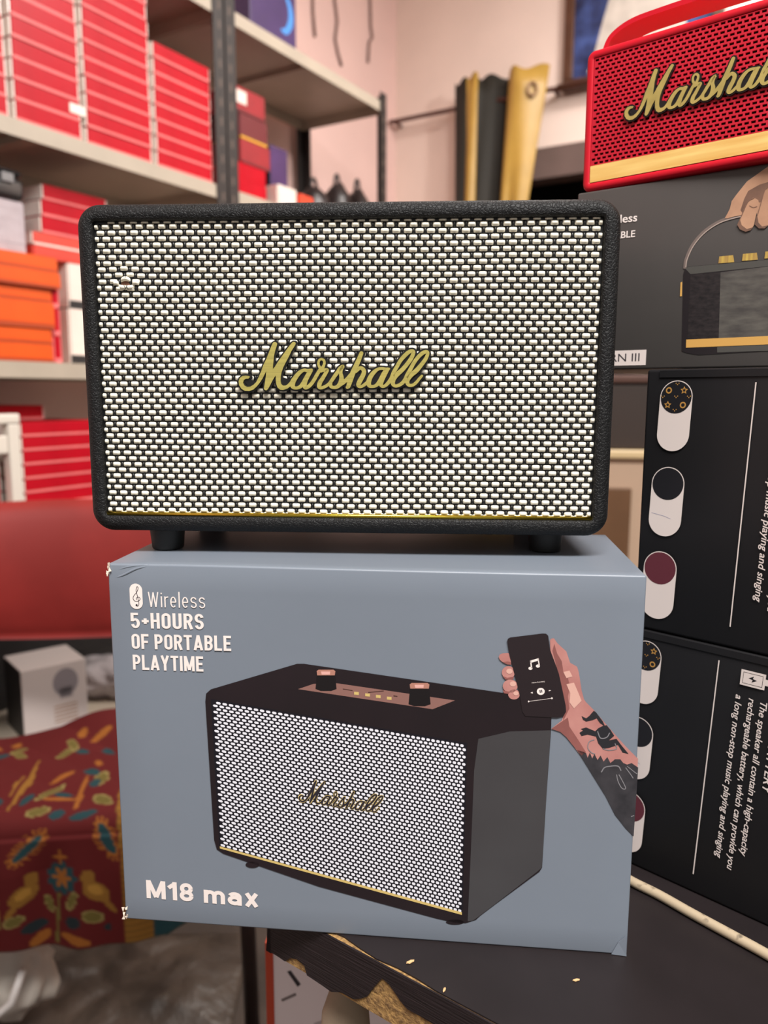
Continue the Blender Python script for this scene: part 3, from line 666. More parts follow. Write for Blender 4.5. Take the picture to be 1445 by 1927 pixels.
# dark band round the far corner and along the short end
P = [(x0t + 0.010, 0.0002)] + [(x0t + 0.012 + 0.0122 * math.cos(a_), 0.0122 + 0.012 * math.sin(a_)) for a_ in [1.45 * PI - k * 0.45 * PI / 6 for k in range(7)]] + [(x0t - 0.0002, 0.6)]
V = []; Fc = []
for p in P: V += [(p[0], p[1], Zb + 0.001), (p[0], p[1], ZT - 0.0009)]
for i in range(len(P) - 1): Fc.append((2 * i, 2 * i + 2, 2 * i + 3, 2 * i + 1))
o = obj('edge_band', V, Fc, m_band, table); 
for (x, y) in ((0.10, 0.12), (1.05, 0.12), (0.10, 1.1), (1.05, 1.1)):
    box('leg', x - 0.02, x + 0.02, y - 0.02, y + 0.02, 0, Zb - 0.0005, mat('dark table leg', (36, 30, 30), 0.5), table, 0.003)
# crumbs
m_crumb = mat('wood crumb', (206, 168, 120), 0.8)
for i, (px, py, sz, ro, lb) in enumerate(((772, 1812, 0.0020, 0.5, 'tan wood crumb on the table below the middle of the blue-grey box'), (836, 1864, 0.0014, 1.2, 'tan wood crumb on the table near the chipped edge'), (1084, 1846, 0.0016, 0.2, 'tan wood crumb on the table below the right corner of the blue-grey box'))):
    q = at_z(px, py, ZT); bm = bmesh.new(); bmesh.ops.create_icosphere(bm, subdivisions=1, radius=sz)
    for v in bm.verts: v.co.x *= 1.3; v.co.y *= 0.5; v.co.z *= 0.35
    o = bobj('wood_crumb', bm, m_crumb); o.location = (q.x, q.y, ZT + sz * 0.33); o.rotation_euler = (0, 0, ro); tag(o, lb, 'crumb')

# carton under the table, pouch below the edge
CA = Face(at_y(504, 1790, 0.60), R(4)); CA.o.z = 0
t = thing('white_carton', CA.o, CA.yaw, 'white carton with an orange-red edge and dark print under the chipped table edge', 'box')
zc = min(CA.fp(560, 1775)[1], Zb - 0.02)
box('body', 0.0, 0.30, 0.0, 0.25, 0, zc, mat('pinkish white card', (244, 230, 232), 0.55), t, 0.002)
box('orange_edge', -0.0022, 0.0045, -0.0006, 0.25, 0.004, zc - 0.001, mat('orange red print', (196, 72, 44), 0.5), t)
for nm, L, c in (('dark_print', [(540, 1828), (547, 1826), (566, 1852), (560, 1857)], (52, 46, 52)), ('grey_print', [(529, 1880), (556, 1868), (558, 1873), (531, 1885)], (130, 118, 118)), ('grey_print', [(590, 1925), (640, 1908), (650, 1935), (600, 1945)], (196, 180, 182))):
    prt(nm, [CA.pts(L)], mat('print %d' % c[0], c, 0.5), t, 3)
PO = at_y(650, 1885, 0.405)
t = thing('cloth_pouch', (PO.x, PO.y, 0.50), 0.0, 'beige cloth pouch with a gathered neck under the chipped table edge', 'pouch')
m_po = mat('beige pouch cloth', (150, 132, 112), 0.9, bump=0.5, bscale=60, bdist=0.003)
ztop = Zb - 0.0008 - 0.50
lathe('pouch_body', [(0.003, ztop - 0.105), (0.012, ztop - 0.10), (0.016, ztop - 0.07), (0.0135, ztop - 0.035), (0.0080, ztop - 0.018), (0.0045, ztop - 0.0105), (0.0033, ztop - 0.0062)], m_po, t, 20, sy=0.7)
lathe('gathered_neck', [(0.0036, ztop - 0.0061), (0.0026, ztop - 0.004), (0.0034, ztop - 0.001), (0.002, ztop)], m_po, t, 16, sy=0.7)

# cable on the table
m_cab = mat('grimy cream cable', (176, 158, 132), 0.5, col2=(70, 60, 50), vscale=160, stretch=None)
nt = m_cab.node_tree
for n_ in nt.nodes:
    if n_.type == 'MAP_RANGE': n_.inputs['From Min'].default_value = 0.58; n_.inputs['From Max'].default_value = 0.75
P = [at_z(px, py + 2, ZT + 0.0029) for px, py in ((1150, 1632), (1190, 1657), (1240, 1682), (1300, 1716), (1370, 1754), (1445, 1795), (1560, 1862), (1700, 1950))]
P = [Vector(q_) for q_ in catmull([tuple(p) for p in P], 5)]
tag(tube('cable', P, 0.0027, m_cab, None, 12), 'grimy cream cable lying on the table in front of the black boxes', 'cable')

# ================================================================== BLUE-GREY PRODUCT BOX
BXw, BXh, BXyaw = 0.2666, 0.1984, 0.102
BX = Face((-0.0079, 0.3773, ZT), BXyaw)
BXh = (CZ - 0.0848) - ZT
bx = thing('product_box', BX.o, BX.yaw, 'blue-grey speaker carton lettered M18 max, under the black speaker', 'box')
m_bx = mat('blue grey card', (119, 127, 138), 0.36, spec=0.5, var=0.03, vscale=8, bump=0.05, bscale=25, bdist=0.003)
rr = at_z(1140, 1006, ZT + BXh); bd = (rr - BX.o).dot(BX.n)
HW = BXw / 2
bm = bmesh.new(); add_box(bm, -HW, HW, 0, bd, 0.0, BXh, 0.0011, 3)
bmesh.ops.subdivide_edges(bm, edges=[e for e in bm.edges if e.calc_length() > 0.1], cuts=14, use_grid_fill=True)
for v in bm.verts:
    x, y, z_ = v.co
    if z_ > BXh - 0.002: v.co.z -= 0.0007 * math.exp(-((x + HW) / 0.03) ** 2) + 0.0004 * math.sin((x + HW) / BXw * PI)
    if y < 0.002: v.co.y += 0.0006 * math.sin((x + HW) / BXw * PI) * math.sin(z_ / BXh * PI)
body = bobj('carton_body', bm, m_bx, bx, True)
body.data.set_sharp_from_angle(angle=R(40))
def face_y(x, z_): return 0.0006 * math.sin((x + HW) / BXw * PI) * math.sin(z_ / BXh * PI)
# tuck-in lid line across the top of the front and dented corners
m_torn = mat('torn card', (226, 208, 190), 0.9, bump=0.6, bscale=300, bdist=0.001)
for (cx_, cz_, n_, sx_) in ((-HW, BXh - 0.0035, 7, -1), (-HW, 0.004, 9, -1)):
    bm = bmesh.new(); random.seed(int(cz_ * 1e4))
    for k in range(n_):
        a_ = random.uniform(0, 2 * PI); r_ = random.uniform(0.0004, 0.0011); c0 = Vector((cx_ + random.uniform(-0.0007, 0.0016), random.uniform(-0.0012, 0.0005), cz_ + random.uniform(-0.0035, 0.003)))
        vs = [bm.verts.new(c0 + Vector((r_ * math.cos(a_ + q_), random.uniform(-0.0007, 0.0007), r_ * 1.6 * math.sin(a_ + q_)))) for q_ in (0, 1.9, 4.0)]; bm.faces.new(vs)
    o = bobj('torn_corner', bm, m_torn, bx); o.modifiers.new('t', 'SOLIDIFY').thickness = 0.0003
def crease(L, w0=0.0009):
    P = [BX.fp(*p) for p in L]; P = catmull(P, 5); n = len(P)
    V, Fc = tube_geo([(p[0], 0.0004, p[1]) for p in P], [w0 * max(0.12, math.sin(PI * (i + 0.4) / n)) for i in range(n)], 8); obj('crease', V, Fc, m_bx, bx, True)
crease([(206, 1090), (230, 1083), (258, 1070), (292, 1064)], 0.0008); crease([(208, 1078), (240, 1067), (280, 1063)], 0.0006)
bm = bmesh.new(); c0 = [(1163, 1772), (1177, 1760), (1178, 1797), (1150, 1795)]; cp = [BX.fp(*p) for p in c0]
vs = [bm.verts.new((p[0], -0.0009 if i in (1, 2) else -0.0002, max(p[1], 0.0004))) for i, p in enumerate(cp)]; bm.faces.new(vs)
o = bobj('crumpled_corner', bm, m_bx, bx); o.modifiers.new('t', 'SOLIDIFY').thickness = 0.0004

# --- print on the box front (flat ink)
PY = -0.00008
m_ink = mat('white ink', (238, 226, 220), 0.45); m_ink_d = mat('dark ink', (40, 36, 44), 0.45)
m_pblk = mat('printed black', (36, 27, 31), 0.36, col2=(30, 24, 27), vscale=18); m_pgry = mat('printed charcoal', (70, 69, 71), 0.38, col2=(60, 58, 60), vscale=10)
m_pwht = mat('printed grille white', (228, 228, 236), 0.4); m_pgold = mat('printed gold', (190, 150, 104), 0.4); m_pcop = mat('printed copper', (176, 124, 108), 0.4); m_pyel = mat('printed brass', (206, 180, 112), 0.4)
# stroke lettering: each letter drawn as strokes (capital height 1, stroke width t, letter width W)
def arc(cx_, cy_, rx, ry, a0, a1, n=12): return [(cx_ + rx * math.cos(R(a0 + (a1 - a0) * k / n)), cy_ + ry * math.sin(R(a0 + (a1 - a0) * k / n))) for k in range(n + 1)]
def glyph(ch, t, W, xh=0.72):
    l = t / 2; r = W - l; c = W / 2; rx = (W - t) / 2; T = 1 - l
    st = lambda x, h=1.0: [(x, 0), (x, h)]
    if ch == 'O': return [arc(c, T - rx, rx, rx, 180, 0) + arc(c, l + rx, rx, rx, 0, -180) + [(l, T - rx + 0.001)]], W
    if ch == 'U': return [[(l, 1)] + arc(c, l + rx, rx, rx, 180, 360) + [(r, 1)]], W
    if ch == 'H': return [st(l), st(r), [(l, 0.5), (r, 0.5)]], W
    if ch == 'R': q = 0.215; return [st(l), [(l, T), (c, T)] + arc(c, T - q, rx, q, 90, -90) + [(l, T - 2 * q)], [(c + rx * 0.1, T - 2 * q), (r + l * 0.25, 0)]], W
    if ch == 'P': q = 0.235; return [st(l), [(l, T), (c, T)] + arc(c, T - q, rx, q, 90, -90) + [(l, T - 2 * q)]], W
    if ch == 'B': q = 0.205; q2 = (T - 2 * q - l) / 2; return [st(l), [(l, T), (c, T)] + arc(c, T - q, rx * 0.94, q, 90, -90) + [(l, T - 2 * q)], [(c, T - 2 * q)] + arc(c, l + q2, rx, q2, 90, -90) + [(l, l)]], W
    if ch == 'S': q = (1 - t) / 4; return [arc(c, T - q, rx, q, 10, 270) + arc(c, l + q, rx, q, 90, -170)], W
    if ch == '5': return [[(r, T), (0, T)], [(l, 1), (l * 0.9, 0.45)], [(l, 0.5)] + arc(c, l + 0.25, rx, 0.25, 110, -165)], W
    if ch == 'T': return [[(0, T), (W, T)], st(c)], W
    if ch == 'A': return [[(l * 0.9, 0), (c, 1)], [(W - l * 0.9, 0), (c, 1)], [(W * 0.24, 0.24), (W * 0.76, 0.24)]], W
    if ch == 'L': return [st(l), [(l, l), (W * 0.92, l)]], W * 0.92
    if ch == 'E': return [st(l), [(l, l), (W * 0.92, l)], [(l, T), (W * 0.92, T)], [(l, 0.5), (W * 0.82, 0.5)]], W * 0.92
    if ch == 'F': return [st(l), [(l, T), (W * 0.92, T)], [(l, 0.48), (W * 0.82, 0.48)]], W * 0.9
    if ch == 'Y': return [[(l * 0.9, 1), (c, 0.42)], [(W - l * 0.9, 1), (c, 0.42)], st(c, 0.46)], W
    if ch == 'I': return [st(l)], t
    if ch == 'M': return [st(l), st(r), [(l * 1.15, 0.98), (c, 0.08)], [(W - l * 1.15, 0.98), (c, 0.08)]], W
    if ch == 'W': return [[(l, 1), (W * 0.28, 0)], [(W * 0.28, 0), (c, 0.98)], [(c, 0.98), (W * 0.72, 0)], [(W * 0.72, 0), (r, 1)]], W
    if ch == '+': return [[(0, 0.47), (W, 0.47)], [(c, 0.47 - c), (c, 0.47 + c)]], W
    if ch == '1': return [st(r), [(r, 0.90), (0.02, 0.66)]], W
    if ch == '8': q = 0.205; q2 = (1 - t - 2 * q) / 2; return [arc(c, T - q, rx * 0.9, q, 0, 360, 20), arc(c, l + q2, rx, q2, 0, 360, 20)], W
    if ch == 'm': g = (W - t) / 4; return [st(l, xh)] + [arc(l + g * (2 * k + 1), xh - l - g, g, g, 180, 0) + [(l + g * (2 * k + 2), 0)] for k in (0, 1)], W
    if ch == 'a': q = 0.165; return [arc(c, l + q, rx, q, 0, 360, 20), [(r, 0), (r, xh - l - q)] + arc(c, xh - l - q, rx, q, 0, 160)], W
    if ch == 'x': return [[(l * 1.1, 0), (W - l * 1.1, xh)], [(l * 1.1, xh), (W - l * 1.1, 0)]], W
    if ch == 'i': return [st(l, xh), [(l, 0.86), (l, 0.86 + t * 1.3)]], t
    if ch == 'l': return [st(l, 1.04)], t
    if ch == 'r': return [st(l, xh), arc(l + W * 0.5, xh - l - W * 0.5, W * 0.5, W * 0.5, 180, 80)], W * 0.62
    if ch == 'e': return [[(l, xh / 2), (r, xh / 2)] + arc(c, xh / 2, rx, xh / 2 - l, 0, 315, 22)], W
    if ch == 's': q = (xh - t) / 4; return [arc(c, xh - l - q, rx, q, 15, 270) + arc(c, l + q, rx, q, 90, -165)], W
    return [], W * 0.55
def lettering(name, body, widths, t, gap, a, b, cap, layer=3):
    quads = []; x = 0
    for ch in body:
        S, adv = glyph(ch, t, widths.get(ch, widths['*']))
        for P in S: quads += [[(x + p[0], p[1]) for p in Q] for Q in ribbon_quads(P, t / 2)]
        x += adv + (gap if ch != ' ' else 0)
    x -= gap
    A = np.array(BX.fp(*a)); B = np.array(BX.fp(*b)); C = BX.fp(a[0], a[1] - cap)[1] - A[1]; d = (B - A) / x; up = np.array([0, 1.0]) * C
    bm = bmesh.new()
    for i, Q in enumerate(quads):
        P = [A + d * p[0] + up * p[1] for p in Q]
        f = bm.faces.new([bm.verts.new((p[0], PY - 0.00006 * layer - 0.0000008 * (i % 12), p[1])) for p in P]); f.normal_update()
        if f.normal.y > 0: f.normal_flip()
    me = bpy.data.meshes.new(name); bm.to_mesh(me); bm.free(); me.materials.append(m_ink)
    o = bpy.data.objects.new(name, me); COL.objects.link(o); o.parent = bx
OSW = {'*': 0.46, 'I': 0.16, 'M': 0.62, 'T': 0.46, 'A': 0.52, 'Y': 0.5, '+': 0.36}
lettering('wireless_lettering', 'Wireless', {'*': 0.36, 'W': 0.62, 'r': 0.34}, 0.075, 0.13, (279.5, 1142), (386.6, 1144.5), 28.4)
lettering('hours_lettering', '5+HOURS', OSW, 0.155, 0.10, (247.2, 1181.8), (384.1, 1184.3), 29)
lettering('portable_lettering', 'OF PORTABLE', OSW, 0.155, 0.09, (248.7, 1220.5), (435.5, 1224.8), 28)
lettering('playtime_lettering', 'PLAYTIME', OSW, 0.155, 0.085, (251, 1259.7), (383.2, 1263.5), 28)
lettering('model_lettering', 'M18 max', {'*': 0.66, 'M': 0.92, '1': 0.42, 'm': 1.0, 'x': 0.68}, 0.205, 0.12, (276.4, 1689.2), (487.6, 1706.8), 33.8)
def bp(name, polys, m, layer): return prt(name, [BX.pts(L) for L in polys], m, bx, layer, PY)
def bps(name, polys, m, layer):
    for L in polys: bp(name, [L], m, layer)
c = BX.fp(256.5, 1122); e1 = BX.fp(268.5, 1122)[0] - c[0]; e2 = BX.fp(256.5, 1098)[1] - c[1]
prt('badge_print', [ell(c[0], c[1] + e2 - e1, e1, e1, 16, 0, 0, PI) + ell(c[0], c[1] - e2 + e1, e1, e1, 16, 0, PI, 2 * PI)], m_ink, bx, 3, PY)
def zz3(L): return [(230 + x / 5.352, 1080 + y / 5.352) for x, y in L]
clef = catmull(zz3([(140, 318), (160, 322), (170, 300), (163, 260), (150, 200), (142, 165), (150, 128), (162, 140), (150, 180), (122, 215), (112, 245), (130, 272), (165, 272), (182, 252), (170, 232), (145, 240), (148, 260)]), 5)
bp('clef_print', ribbon_quads(clef, 0.55) + [ell(230 + 147 / 5.352, 1080 + 312 / 5.352, 1.9, 1.9, 12)], m_ink_d, 4)
def z7(L): return [(370 + x / 2.726, 1170 + y / 2.726) for x, y in L]
def z8(L): return [(860 + x / 3.503, 1150 + y / 3.503) for x, y in L]
sil = [(559, 1249), (572, 1249), (860, 1291), (948, 1304), (1030, 1318), (1038, 1326), (1037, 1370), (1028, 1500), (1020, 1632), (1015, 1640), (934, 1700), (905, 1722), (895, 1731), (876, 1737), (855, 1736), (820, 1728), (600, 1668), (420, 1606), (408, 1598), (403, 1580), (386.5, 1320), (388, 1305), (397, 1297)]
bp('printed_speaker', [sil], m_pblk, 1)
bp('printed_side', [[(900, 1390), (960, 1376), (1036, 1374), (1028, 1500), (1020, 1631), (1013, 1638), (934, 1699), (905, 1721), (890, 1732), (880, 1733), (886, 1600), (892, 1450)]], m_pgry, 2)
bps('printed_foot', [ell(475, 1627, 13, 6, 16), ell(856, 1735, 17, 5, 16)], m_pblk, 1)
bp('printed_panel', [z7([(520, 345), (600, 318), (720, 315), (1325, 403), (1210, 448)])], mat('printed bronze', (138, 100, 92), 0.4), 2)
for (x0_, x1_, y0_, y1_) in ((610, 718, 262, 350), (1087, 1200, 330, 428)):
    cx_ = (x0_ + x1_) / 2; w_ = (x1_ - x0_) / 2
    bp('printed_knob', [z7([(x0_ + 8, y0_), (x1_ - 8, y0_), (x1_, y1_ - 6), (cx_ + w_ * 0.5, y1_ + 4), (cx_ - w_ * 0.5, y1_ + 4), (x0_, y1_ - 6)])], mat('printed knob black', (22, 18, 20), 0.4), 3)
    bp('printed_knob_cap', [z7([(x0_ + 6, y0_ - 10), (x0_ + 16, y0_ - 17), (x1_ - 16, y0_ - 17), (x1_ - 6, y0_ - 10), (x1_ - 9, y0_ + 12), (x0_ + 9, y0_ + 12)])], m_pcop, 4)
    bp('printed_knob_gleam', [z7([(cx_ - 26, y0_ - 8), (cx_ + 22, y0_ - 8), (cx_ + 20, y0_ + 8), (cx_ - 22, y0_ + 8)])], mat('printed copper light', (222, 170, 160), 0.4), 5)
bps('printed_button', [z7([(x - 12, y - 8), (x + 12, y - 6), (x + 12, y + 9), (x - 12, y + 7)]) for x, y in ((820, 366), (877, 374), (932, 382), (988, 391))], m_pyel, 3)
bps('printed_switch', [z7([(750, 342), (800, 350), (800, 354), (750, 346)]), z7([(880, 360), (960, 352), (960, 356), (880, 364)]), z7([(1010, 376), (1030, 380), (1030, 384), (1010, 382)])], mat('printed dark brown', (70, 44, 40), 0.4), 3)
q = [(399, 1318), (878, 1401), (869, 1718), (414, 1592)]
bp('printed_grille_ground', [[(q[0][0] - 2, q[0][1] - 3), (q[1][0] + 1, q[1][1] - 3), (q[2][0] + 1, q[2][1] + 1), (q[3][0] - 1, q[3][1] + 1)]], mat('printed blue black', (22, 20, 28), 0.4), 2)
def bil(u, v):
    a = np.array(q[0]) * (1 - u) + np.array(q[1]) * u; b = np.array(q[3]) * (1 - u) + np.array(q[2]) * u; r_ = a * (1 - v) + b * v; return (r_[0], r_[1])
pips = []; nc_, nr_ = 46, 46
def wv(u): return u * (1 + 0.16 * (1 - u))       # columns grow towards the near end
for r_ in range(nr_):
    for c_ in range(nc_ + 1):
        u0 = (c_ + (0.5 if r_ % 2 else 0.0) - 0.36) / nc_; u1 = u0 + 0.72 / nc_; v0 = (r_ + 0.12) / nr_; v1 = (r_ + 0.84) / nr_
        if u0 < 0 or u1 > 1: continue
        u0 = wv(u0); u1 = wv(u1); du = (u1 - u0) * 0.2; dv = (v1 - v0) * 0.3
        pips.append([bil(*k) for k in ((u0 + du, v0), (u1 - du, v0), (u1, v0 + dv), (u1, v1 - dv), (u1 - du, v1), (u0 + du, v1), (u0, v1 - dv), (u0, v0 + dv))])
o = bp('printed_grille_weave', pips, m_pwht, 3); o['kind'] = 'stuff'
bp('printed_gold_line', [[(414, 1592), (869, 1716), (869, 1721), (414, 1596)]], m_pyel, 4)

# script logo, strokes traced in design units (7.605 units to a picture pixel), half widths third
def B_(L): return [(x + 1369, y, w) for x, y, w in L]
M_POLY = [(210, 570), (190, 590), (150, 592), (122, 615), (112, 650), (130, 690), (170, 710), (215, 705), (260, 680), (300, 640), (330, 580), (370, 490), (400, 400), (440, 320), (480, 220), (515, 130), (535, 85), (555, 70), (580, 75), (598, 95), (590, 130), (570, 190), (552, 270), (545, 340), (538, 400), (535, 460), (560, 430), (610, 350), (660, 280), (710, 210), (760, 140), (800, 90), (825, 68), (850, 72), (862, 95), (850, 120), (800, 200), (760, 285), (720, 360), (685, 430), (660, 500), (648, 560), (645, 620), (652, 665), (675, 690), (715, 690), (760, 668), (790, 640), (800, 690), (740, 735), (680, 752), (640, 748), (605, 720), (585, 670), (578, 600), (578, 545), (560, 570), (530, 620), (500, 680), (470, 735), (445, 758), (420, 752), (408, 730), (418, 680), (428, 620), (438, 550), (442, 485), (420, 530), (390, 590), (350, 650), (310, 700), (260, 745), (200, 768), (140, 765), (90, 735), (58, 685), (50, 630), (65, 585), (100, 555), (150, 548), (195, 555)]
STROKES = [
 [(740, 705, 22), (790, 660, 24), (830, 600, 26)],
 [(1085, 468, 20), (1030, 478, 24), (980, 470, 22), (920, 502, 28), (862, 570, 33), (822, 640, 36), (818, 698, 32), (852, 724, 22), (910, 714, 24), (960, 670, 30), (1002, 600, 32), (1042, 530, 32), (1078, 478, 26)],
 [(1078, 478, 26), (1035, 550, 30), (1002, 620, 30), (985, 680, 32), (1000, 722, 24), (1050, 698, 26), (1102, 640, 26), (1150, 560, 26), (1190, 490, 25), (1222, 445, 24)],
 [(1215, 450, 22), (1188, 405, 17), (1184, 365, 17), (1198, 328, 17), (1228, 314, 17), (1260, 332, 18), (1268, 375, 18), (1248, 430, 22), (1222, 480, 26)],
 [(1222, 478, 24), (1262, 470, 24), (1308, 470, 24), (1288, 512, 26), (1242, 590, 28), (1204, 650, 31), (1196, 705, 30), (1226, 722, 22), (1280, 702, 22), (1330, 668, 22), (1380, 608, 26), (1425, 540, 26), (1460, 490, 24)],
 B_([(91, 495, 26), (120, 450, 28), (165, 415, 24), (142, 460, 22), (132, 512, 24), (142, 570, 30), (140, 620, 34), (118, 672, 32), (78, 708, 26), (30, 716, 22), (-8, 700, 24), (-10, 652, 22), (12, 605, 24), (45, 560, 24), (80, 512, 26)]),
 B_([(90, 700, 24), (160, 652, 28), (222, 600, 28), (275, 535, 26)]),
 B_([(425, 230, 28), (390, 320, 32), (345, 420, 35), (300, 520, 37), (265, 620, 36), (242, 695, 30), (228, 712, 26)]),
 B_([(345, 490, 22), (400, 442, 25), (440, 450, 27), (462, 490, 30), (445, 550, 32), (405, 622, 34), (382, 680, 30), (405, 706, 21), (450, 690, 22), (505, 648, 24)]),
 B_([(815, 452, 18), (770, 458, 24), (720, 447, 20), (660, 457, 22), (602, 502, 29), (552, 570, 33), (528, 640, 35), (538, 688, 30), (575, 703, 21), (630, 690, 24), (680, 640, 31), (720, 570, 33), (752, 510, 33), (795, 460, 28)]),
 B_([(795, 460, 28), (752, 540, 31), (718, 610, 32), (702, 668, 31), (720, 702, 21), (765, 690, 23), (815, 640, 26), (862, 570, 28)]),
 B_([(850, 600, 30), (885, 500, 28), (925, 430, 27), (980, 335, 27), (1040, 265, 29), (1105, 210, 27), (1155, 202, 27), (1162, 235, 27), (1128, 310, 29), (1070, 390, 29), (1002, 468, 31), (935, 528, 33), (885, 590, 34), (870, 648, 32), (895, 692, 23), (950, 688, 24), (1010, 650, 26), (1052, 595, 28)]),
 B_([(1045, 610, 28), (1080, 530, 28), (1115, 470, 28), (1172, 365, 27), (1240, 275, 27), (1308, 220, 27), (1355, 212, 26), (1366, 240, 24), (1338, 310, 27), (1280, 390, 29), (1205, 478, 33), (1142, 530, 32), (1090, 590, 33), (1075, 638, 30), (1098, 682, 24), (1150, 684, 22), (1200, 650, 22), (1250, 590, 20), (1285, 552, 17)]),
]
M_STROKES = [[(200, 572, 18), (130, 580, 20), (82, 640, 24), (110, 715, 26), (190, 738, 26), (280, 692, 28), (350, 590, 30), (420, 440, 40), (500, 250, 40), (565, 95, 26)], [(565, 95, 26), (520, 320, 24), (480, 520, 34), (432, 735, 20)], [(432, 735, 20), (560, 490, 34), (700, 300, 40), (835, 85, 26)], [(835, 85, 26), (690, 370, 36), (610, 560, 34), (612, 680, 30), (670, 722, 26), (740, 712, 22)]]
FILL = [[(640, 560), (760, 600), (800, 660), (700, 700), (640, 680)], [(820, 600), (900, 520), (1000, 500), (1000, 650), (860, 700)], [(1010, 640), (1150, 480), (1210, 480), (1190, 690), (1030, 700)], [(1290, 500), (1380, 500), (1480, 480), (1440, 660), (1230, 690)],
        [(1500, 560), (1560, 480), (1660, 480), (1600, 620), (1530, 600)], [(1640, 560), (1760, 500), (1760, 640), (1600, 690)], [(1900, 560), (2000, 480), (2080, 480), (2050, 620), (1930, 690)], [(2090, 620), (2180, 480), (2230, 600), (2160, 680)], [(2270, 600), (2420, 480), (2420, 600), (2300, 680)], [(2300, 450), (2440, 280), (2480, 280), (2400, 420)], [(2520, 440), (2660, 280), (2690, 280), (2620, 420)], [(2470, 600), (2600, 500), (2610, 540), (2520, 670)], [(100, 600), (200, 600), (300, 640), (200, 720)], [(440, 500), (560, 560), (440, 740)], [(1190, 330), (1260, 330), (1240, 440)]]
def logo_polys(extra, fill=False):
    """outlines (design units) whose union is the script word"""
    out = [list(M_POLY)] if extra >= 0 else [('R', [np.array(c, float) for c in catmull(S, 5)], extra) for S in M_STROKES]
    for S in STROKES:
        C = catmull(S, 5); out += [('R', C, extra)]
    if extra > 0:
        C = [(p[0], p[1], 0) for p in M_POLY] + [(M_POLY[0][0], M_POLY[0][1], 0)]; out += [('R', [np.array(c, float) for c in C], extra)]
    if fill: out += [list(f) for f in FILL]
    return out
def logo_mesh(name, mapf, y_top, y_bot, m, parent, extra=0.0, fill=False, step=0.000006):
    bm = bmesh.new(); k = 0
    def solid(L, yt):
        n = len(L)
        if n < 3: return
        P = [mapf(*p) for p in L]
        top = [bm.verts.new((p[0], yt, p[1])) for p in P]
        bm.faces.new(top)
        if y_bot is not None:
            bot = [bm.verts.new((p[0], y_bot, p[1])) for p in P]
            for i in range(n): bm.faces.new((top[i], top[(i + 1) % n], bot[(i + 1) % n], bot[i]))
    for L in logo_polys(extra, fill):
        yt = y_top - step * (k % 24); k += 1
        if L[0] == 'R':
            C = [c[:2] for c in L[1]]; W = [c[2] + L[2] for c in L[1]]
            Lf, Rt = ribbon(C, W)
            n = len(C)
            # strip with side walls and round ends
            tl = [bm.verts.new((mapf(*p)[0], yt, mapf(*p)[1])) for p in Lf]; tr = [bm.verts.new((mapf(*p)[0], yt, mapf(*p)[1])) for p in Rt]
            for i in range(n - 1): bm.faces.new((tl[i], tl[i + 1], tr[i + 1], tr[i]))
            if y_bot is not None:
                bl = [bm.verts.new((mapf(*p)[0], y_bot, mapf(*p)[1])) for p in Lf]; br = [bm.verts.new((mapf(*p)[0], y_bot, mapf(*p)[1])) for p in Rt]
                for i in range(n - 1): bm.faces.new((tl[i], bl[i], bl[i + 1], tl[i + 1])); bm.faces.new((tr[i], tr[i + 1], br[i + 1], br[i]))
            ends = range(0, n, 3) if L[2] else (0, n - 1)
            for j in ends:
                k += 1; solid(ell(C[j][0], C[j][1], W[j] * 0.995, W[j] * 0.995, 14), y_top - step * (k % 24 + 0.5))
        else: solid(L, yt)
    bm.normal_update(); bmesh.ops.triangulate(bm, faces=[f for f in bm.faces if len(f.verts) > 4])
    me = bpy.data.meshes.new(name)
    for f in bm.faces:
        f.normal_update()
        if abs(f.normal.y) > 0.9 and f.normal.y > 0: f.normal_flip()
    bm.to_mesh(me); bm.free(); me.materials.append(m)
    o = bpy.data.objects.new(name, me); COL.objects.link(o); o.parent = parent; return o
def lpx(x, y): return (445 + x / 7.605, 635 + y / 7.605)   # design units to picture pixels on the main speaker
# printed logo: affine copy along the printed grille
def map_print(x, y):
    u = (x - 50) / 2720.0; v = (y - 768) / 700.0
    px = 561 + u * 158 + v * -4 + (0 if True else 0); py = 1508 + u * 27 + v * 46
    return BX.fp(px, py)
logo_mesh('printed_script_gold', map_print, PY - 0.00006 * 4.2, None, m_pyel, bx, 9, False, 0.000001)
logo_mesh('printed_script', map_print, PY - 0.00006 * 5.5, None, m_ink_d, bx, -3, False, 0.000001)

# printed hand with phone and tattooed arm
sk = mat('printed skin', (190, 134, 126), 0.45, col2=(172, 114, 108), vscale=60); sk2 = mat('printed skin shade', (150, 92, 86), 0.45, col2=(128, 80, 76), vscale=70); sk3 = mat('printed skin pale', (214, 168, 154), 0.45)
tt = mat('printed tattoo', (62, 60, 64), 0.45, col2=(44, 43, 47), vscale=130); tt2 = mat('printed tattoo lines', (38, 38, 42), 0.45); tl_ = mat('printed tattoo light', (128, 126, 130), 0.45)
arm = z8([(612, 190), (622, 180), (638, 178), (660, 210), (690, 238), (720, 265), (745, 340), (790, 365), (800, 395), (808, 440), (820, 520), (836, 580), (850, 600), (900, 650), (960, 720), (1030, 800), (1110, 890), (1192, 972), (1163, 1484), (1110, 1430), (1040, 1340), (980, 1220), (900, 1090), (820, 960), (760, 880), (720, 830), (680, 795), (620, 775), (690, 720), (715, 650), (690, 500), (660, 380), (615, 260)])
bp('printed_arm', [arm], sk, 2)
bp('printed_arm_shade', [z8([(640, 215), (660, 280), (690, 330), (700, 400), (730, 440), (745, 500), (730, 560), (740, 640), (700, 720), (690, 500), (660, 380), (628, 260)]), z8([(700, 720), (730, 700), (740, 760), (800, 850), (850, 930), (820, 950), (760, 880), (720, 830), (680, 795), (620, 775)])], sk2, 3)
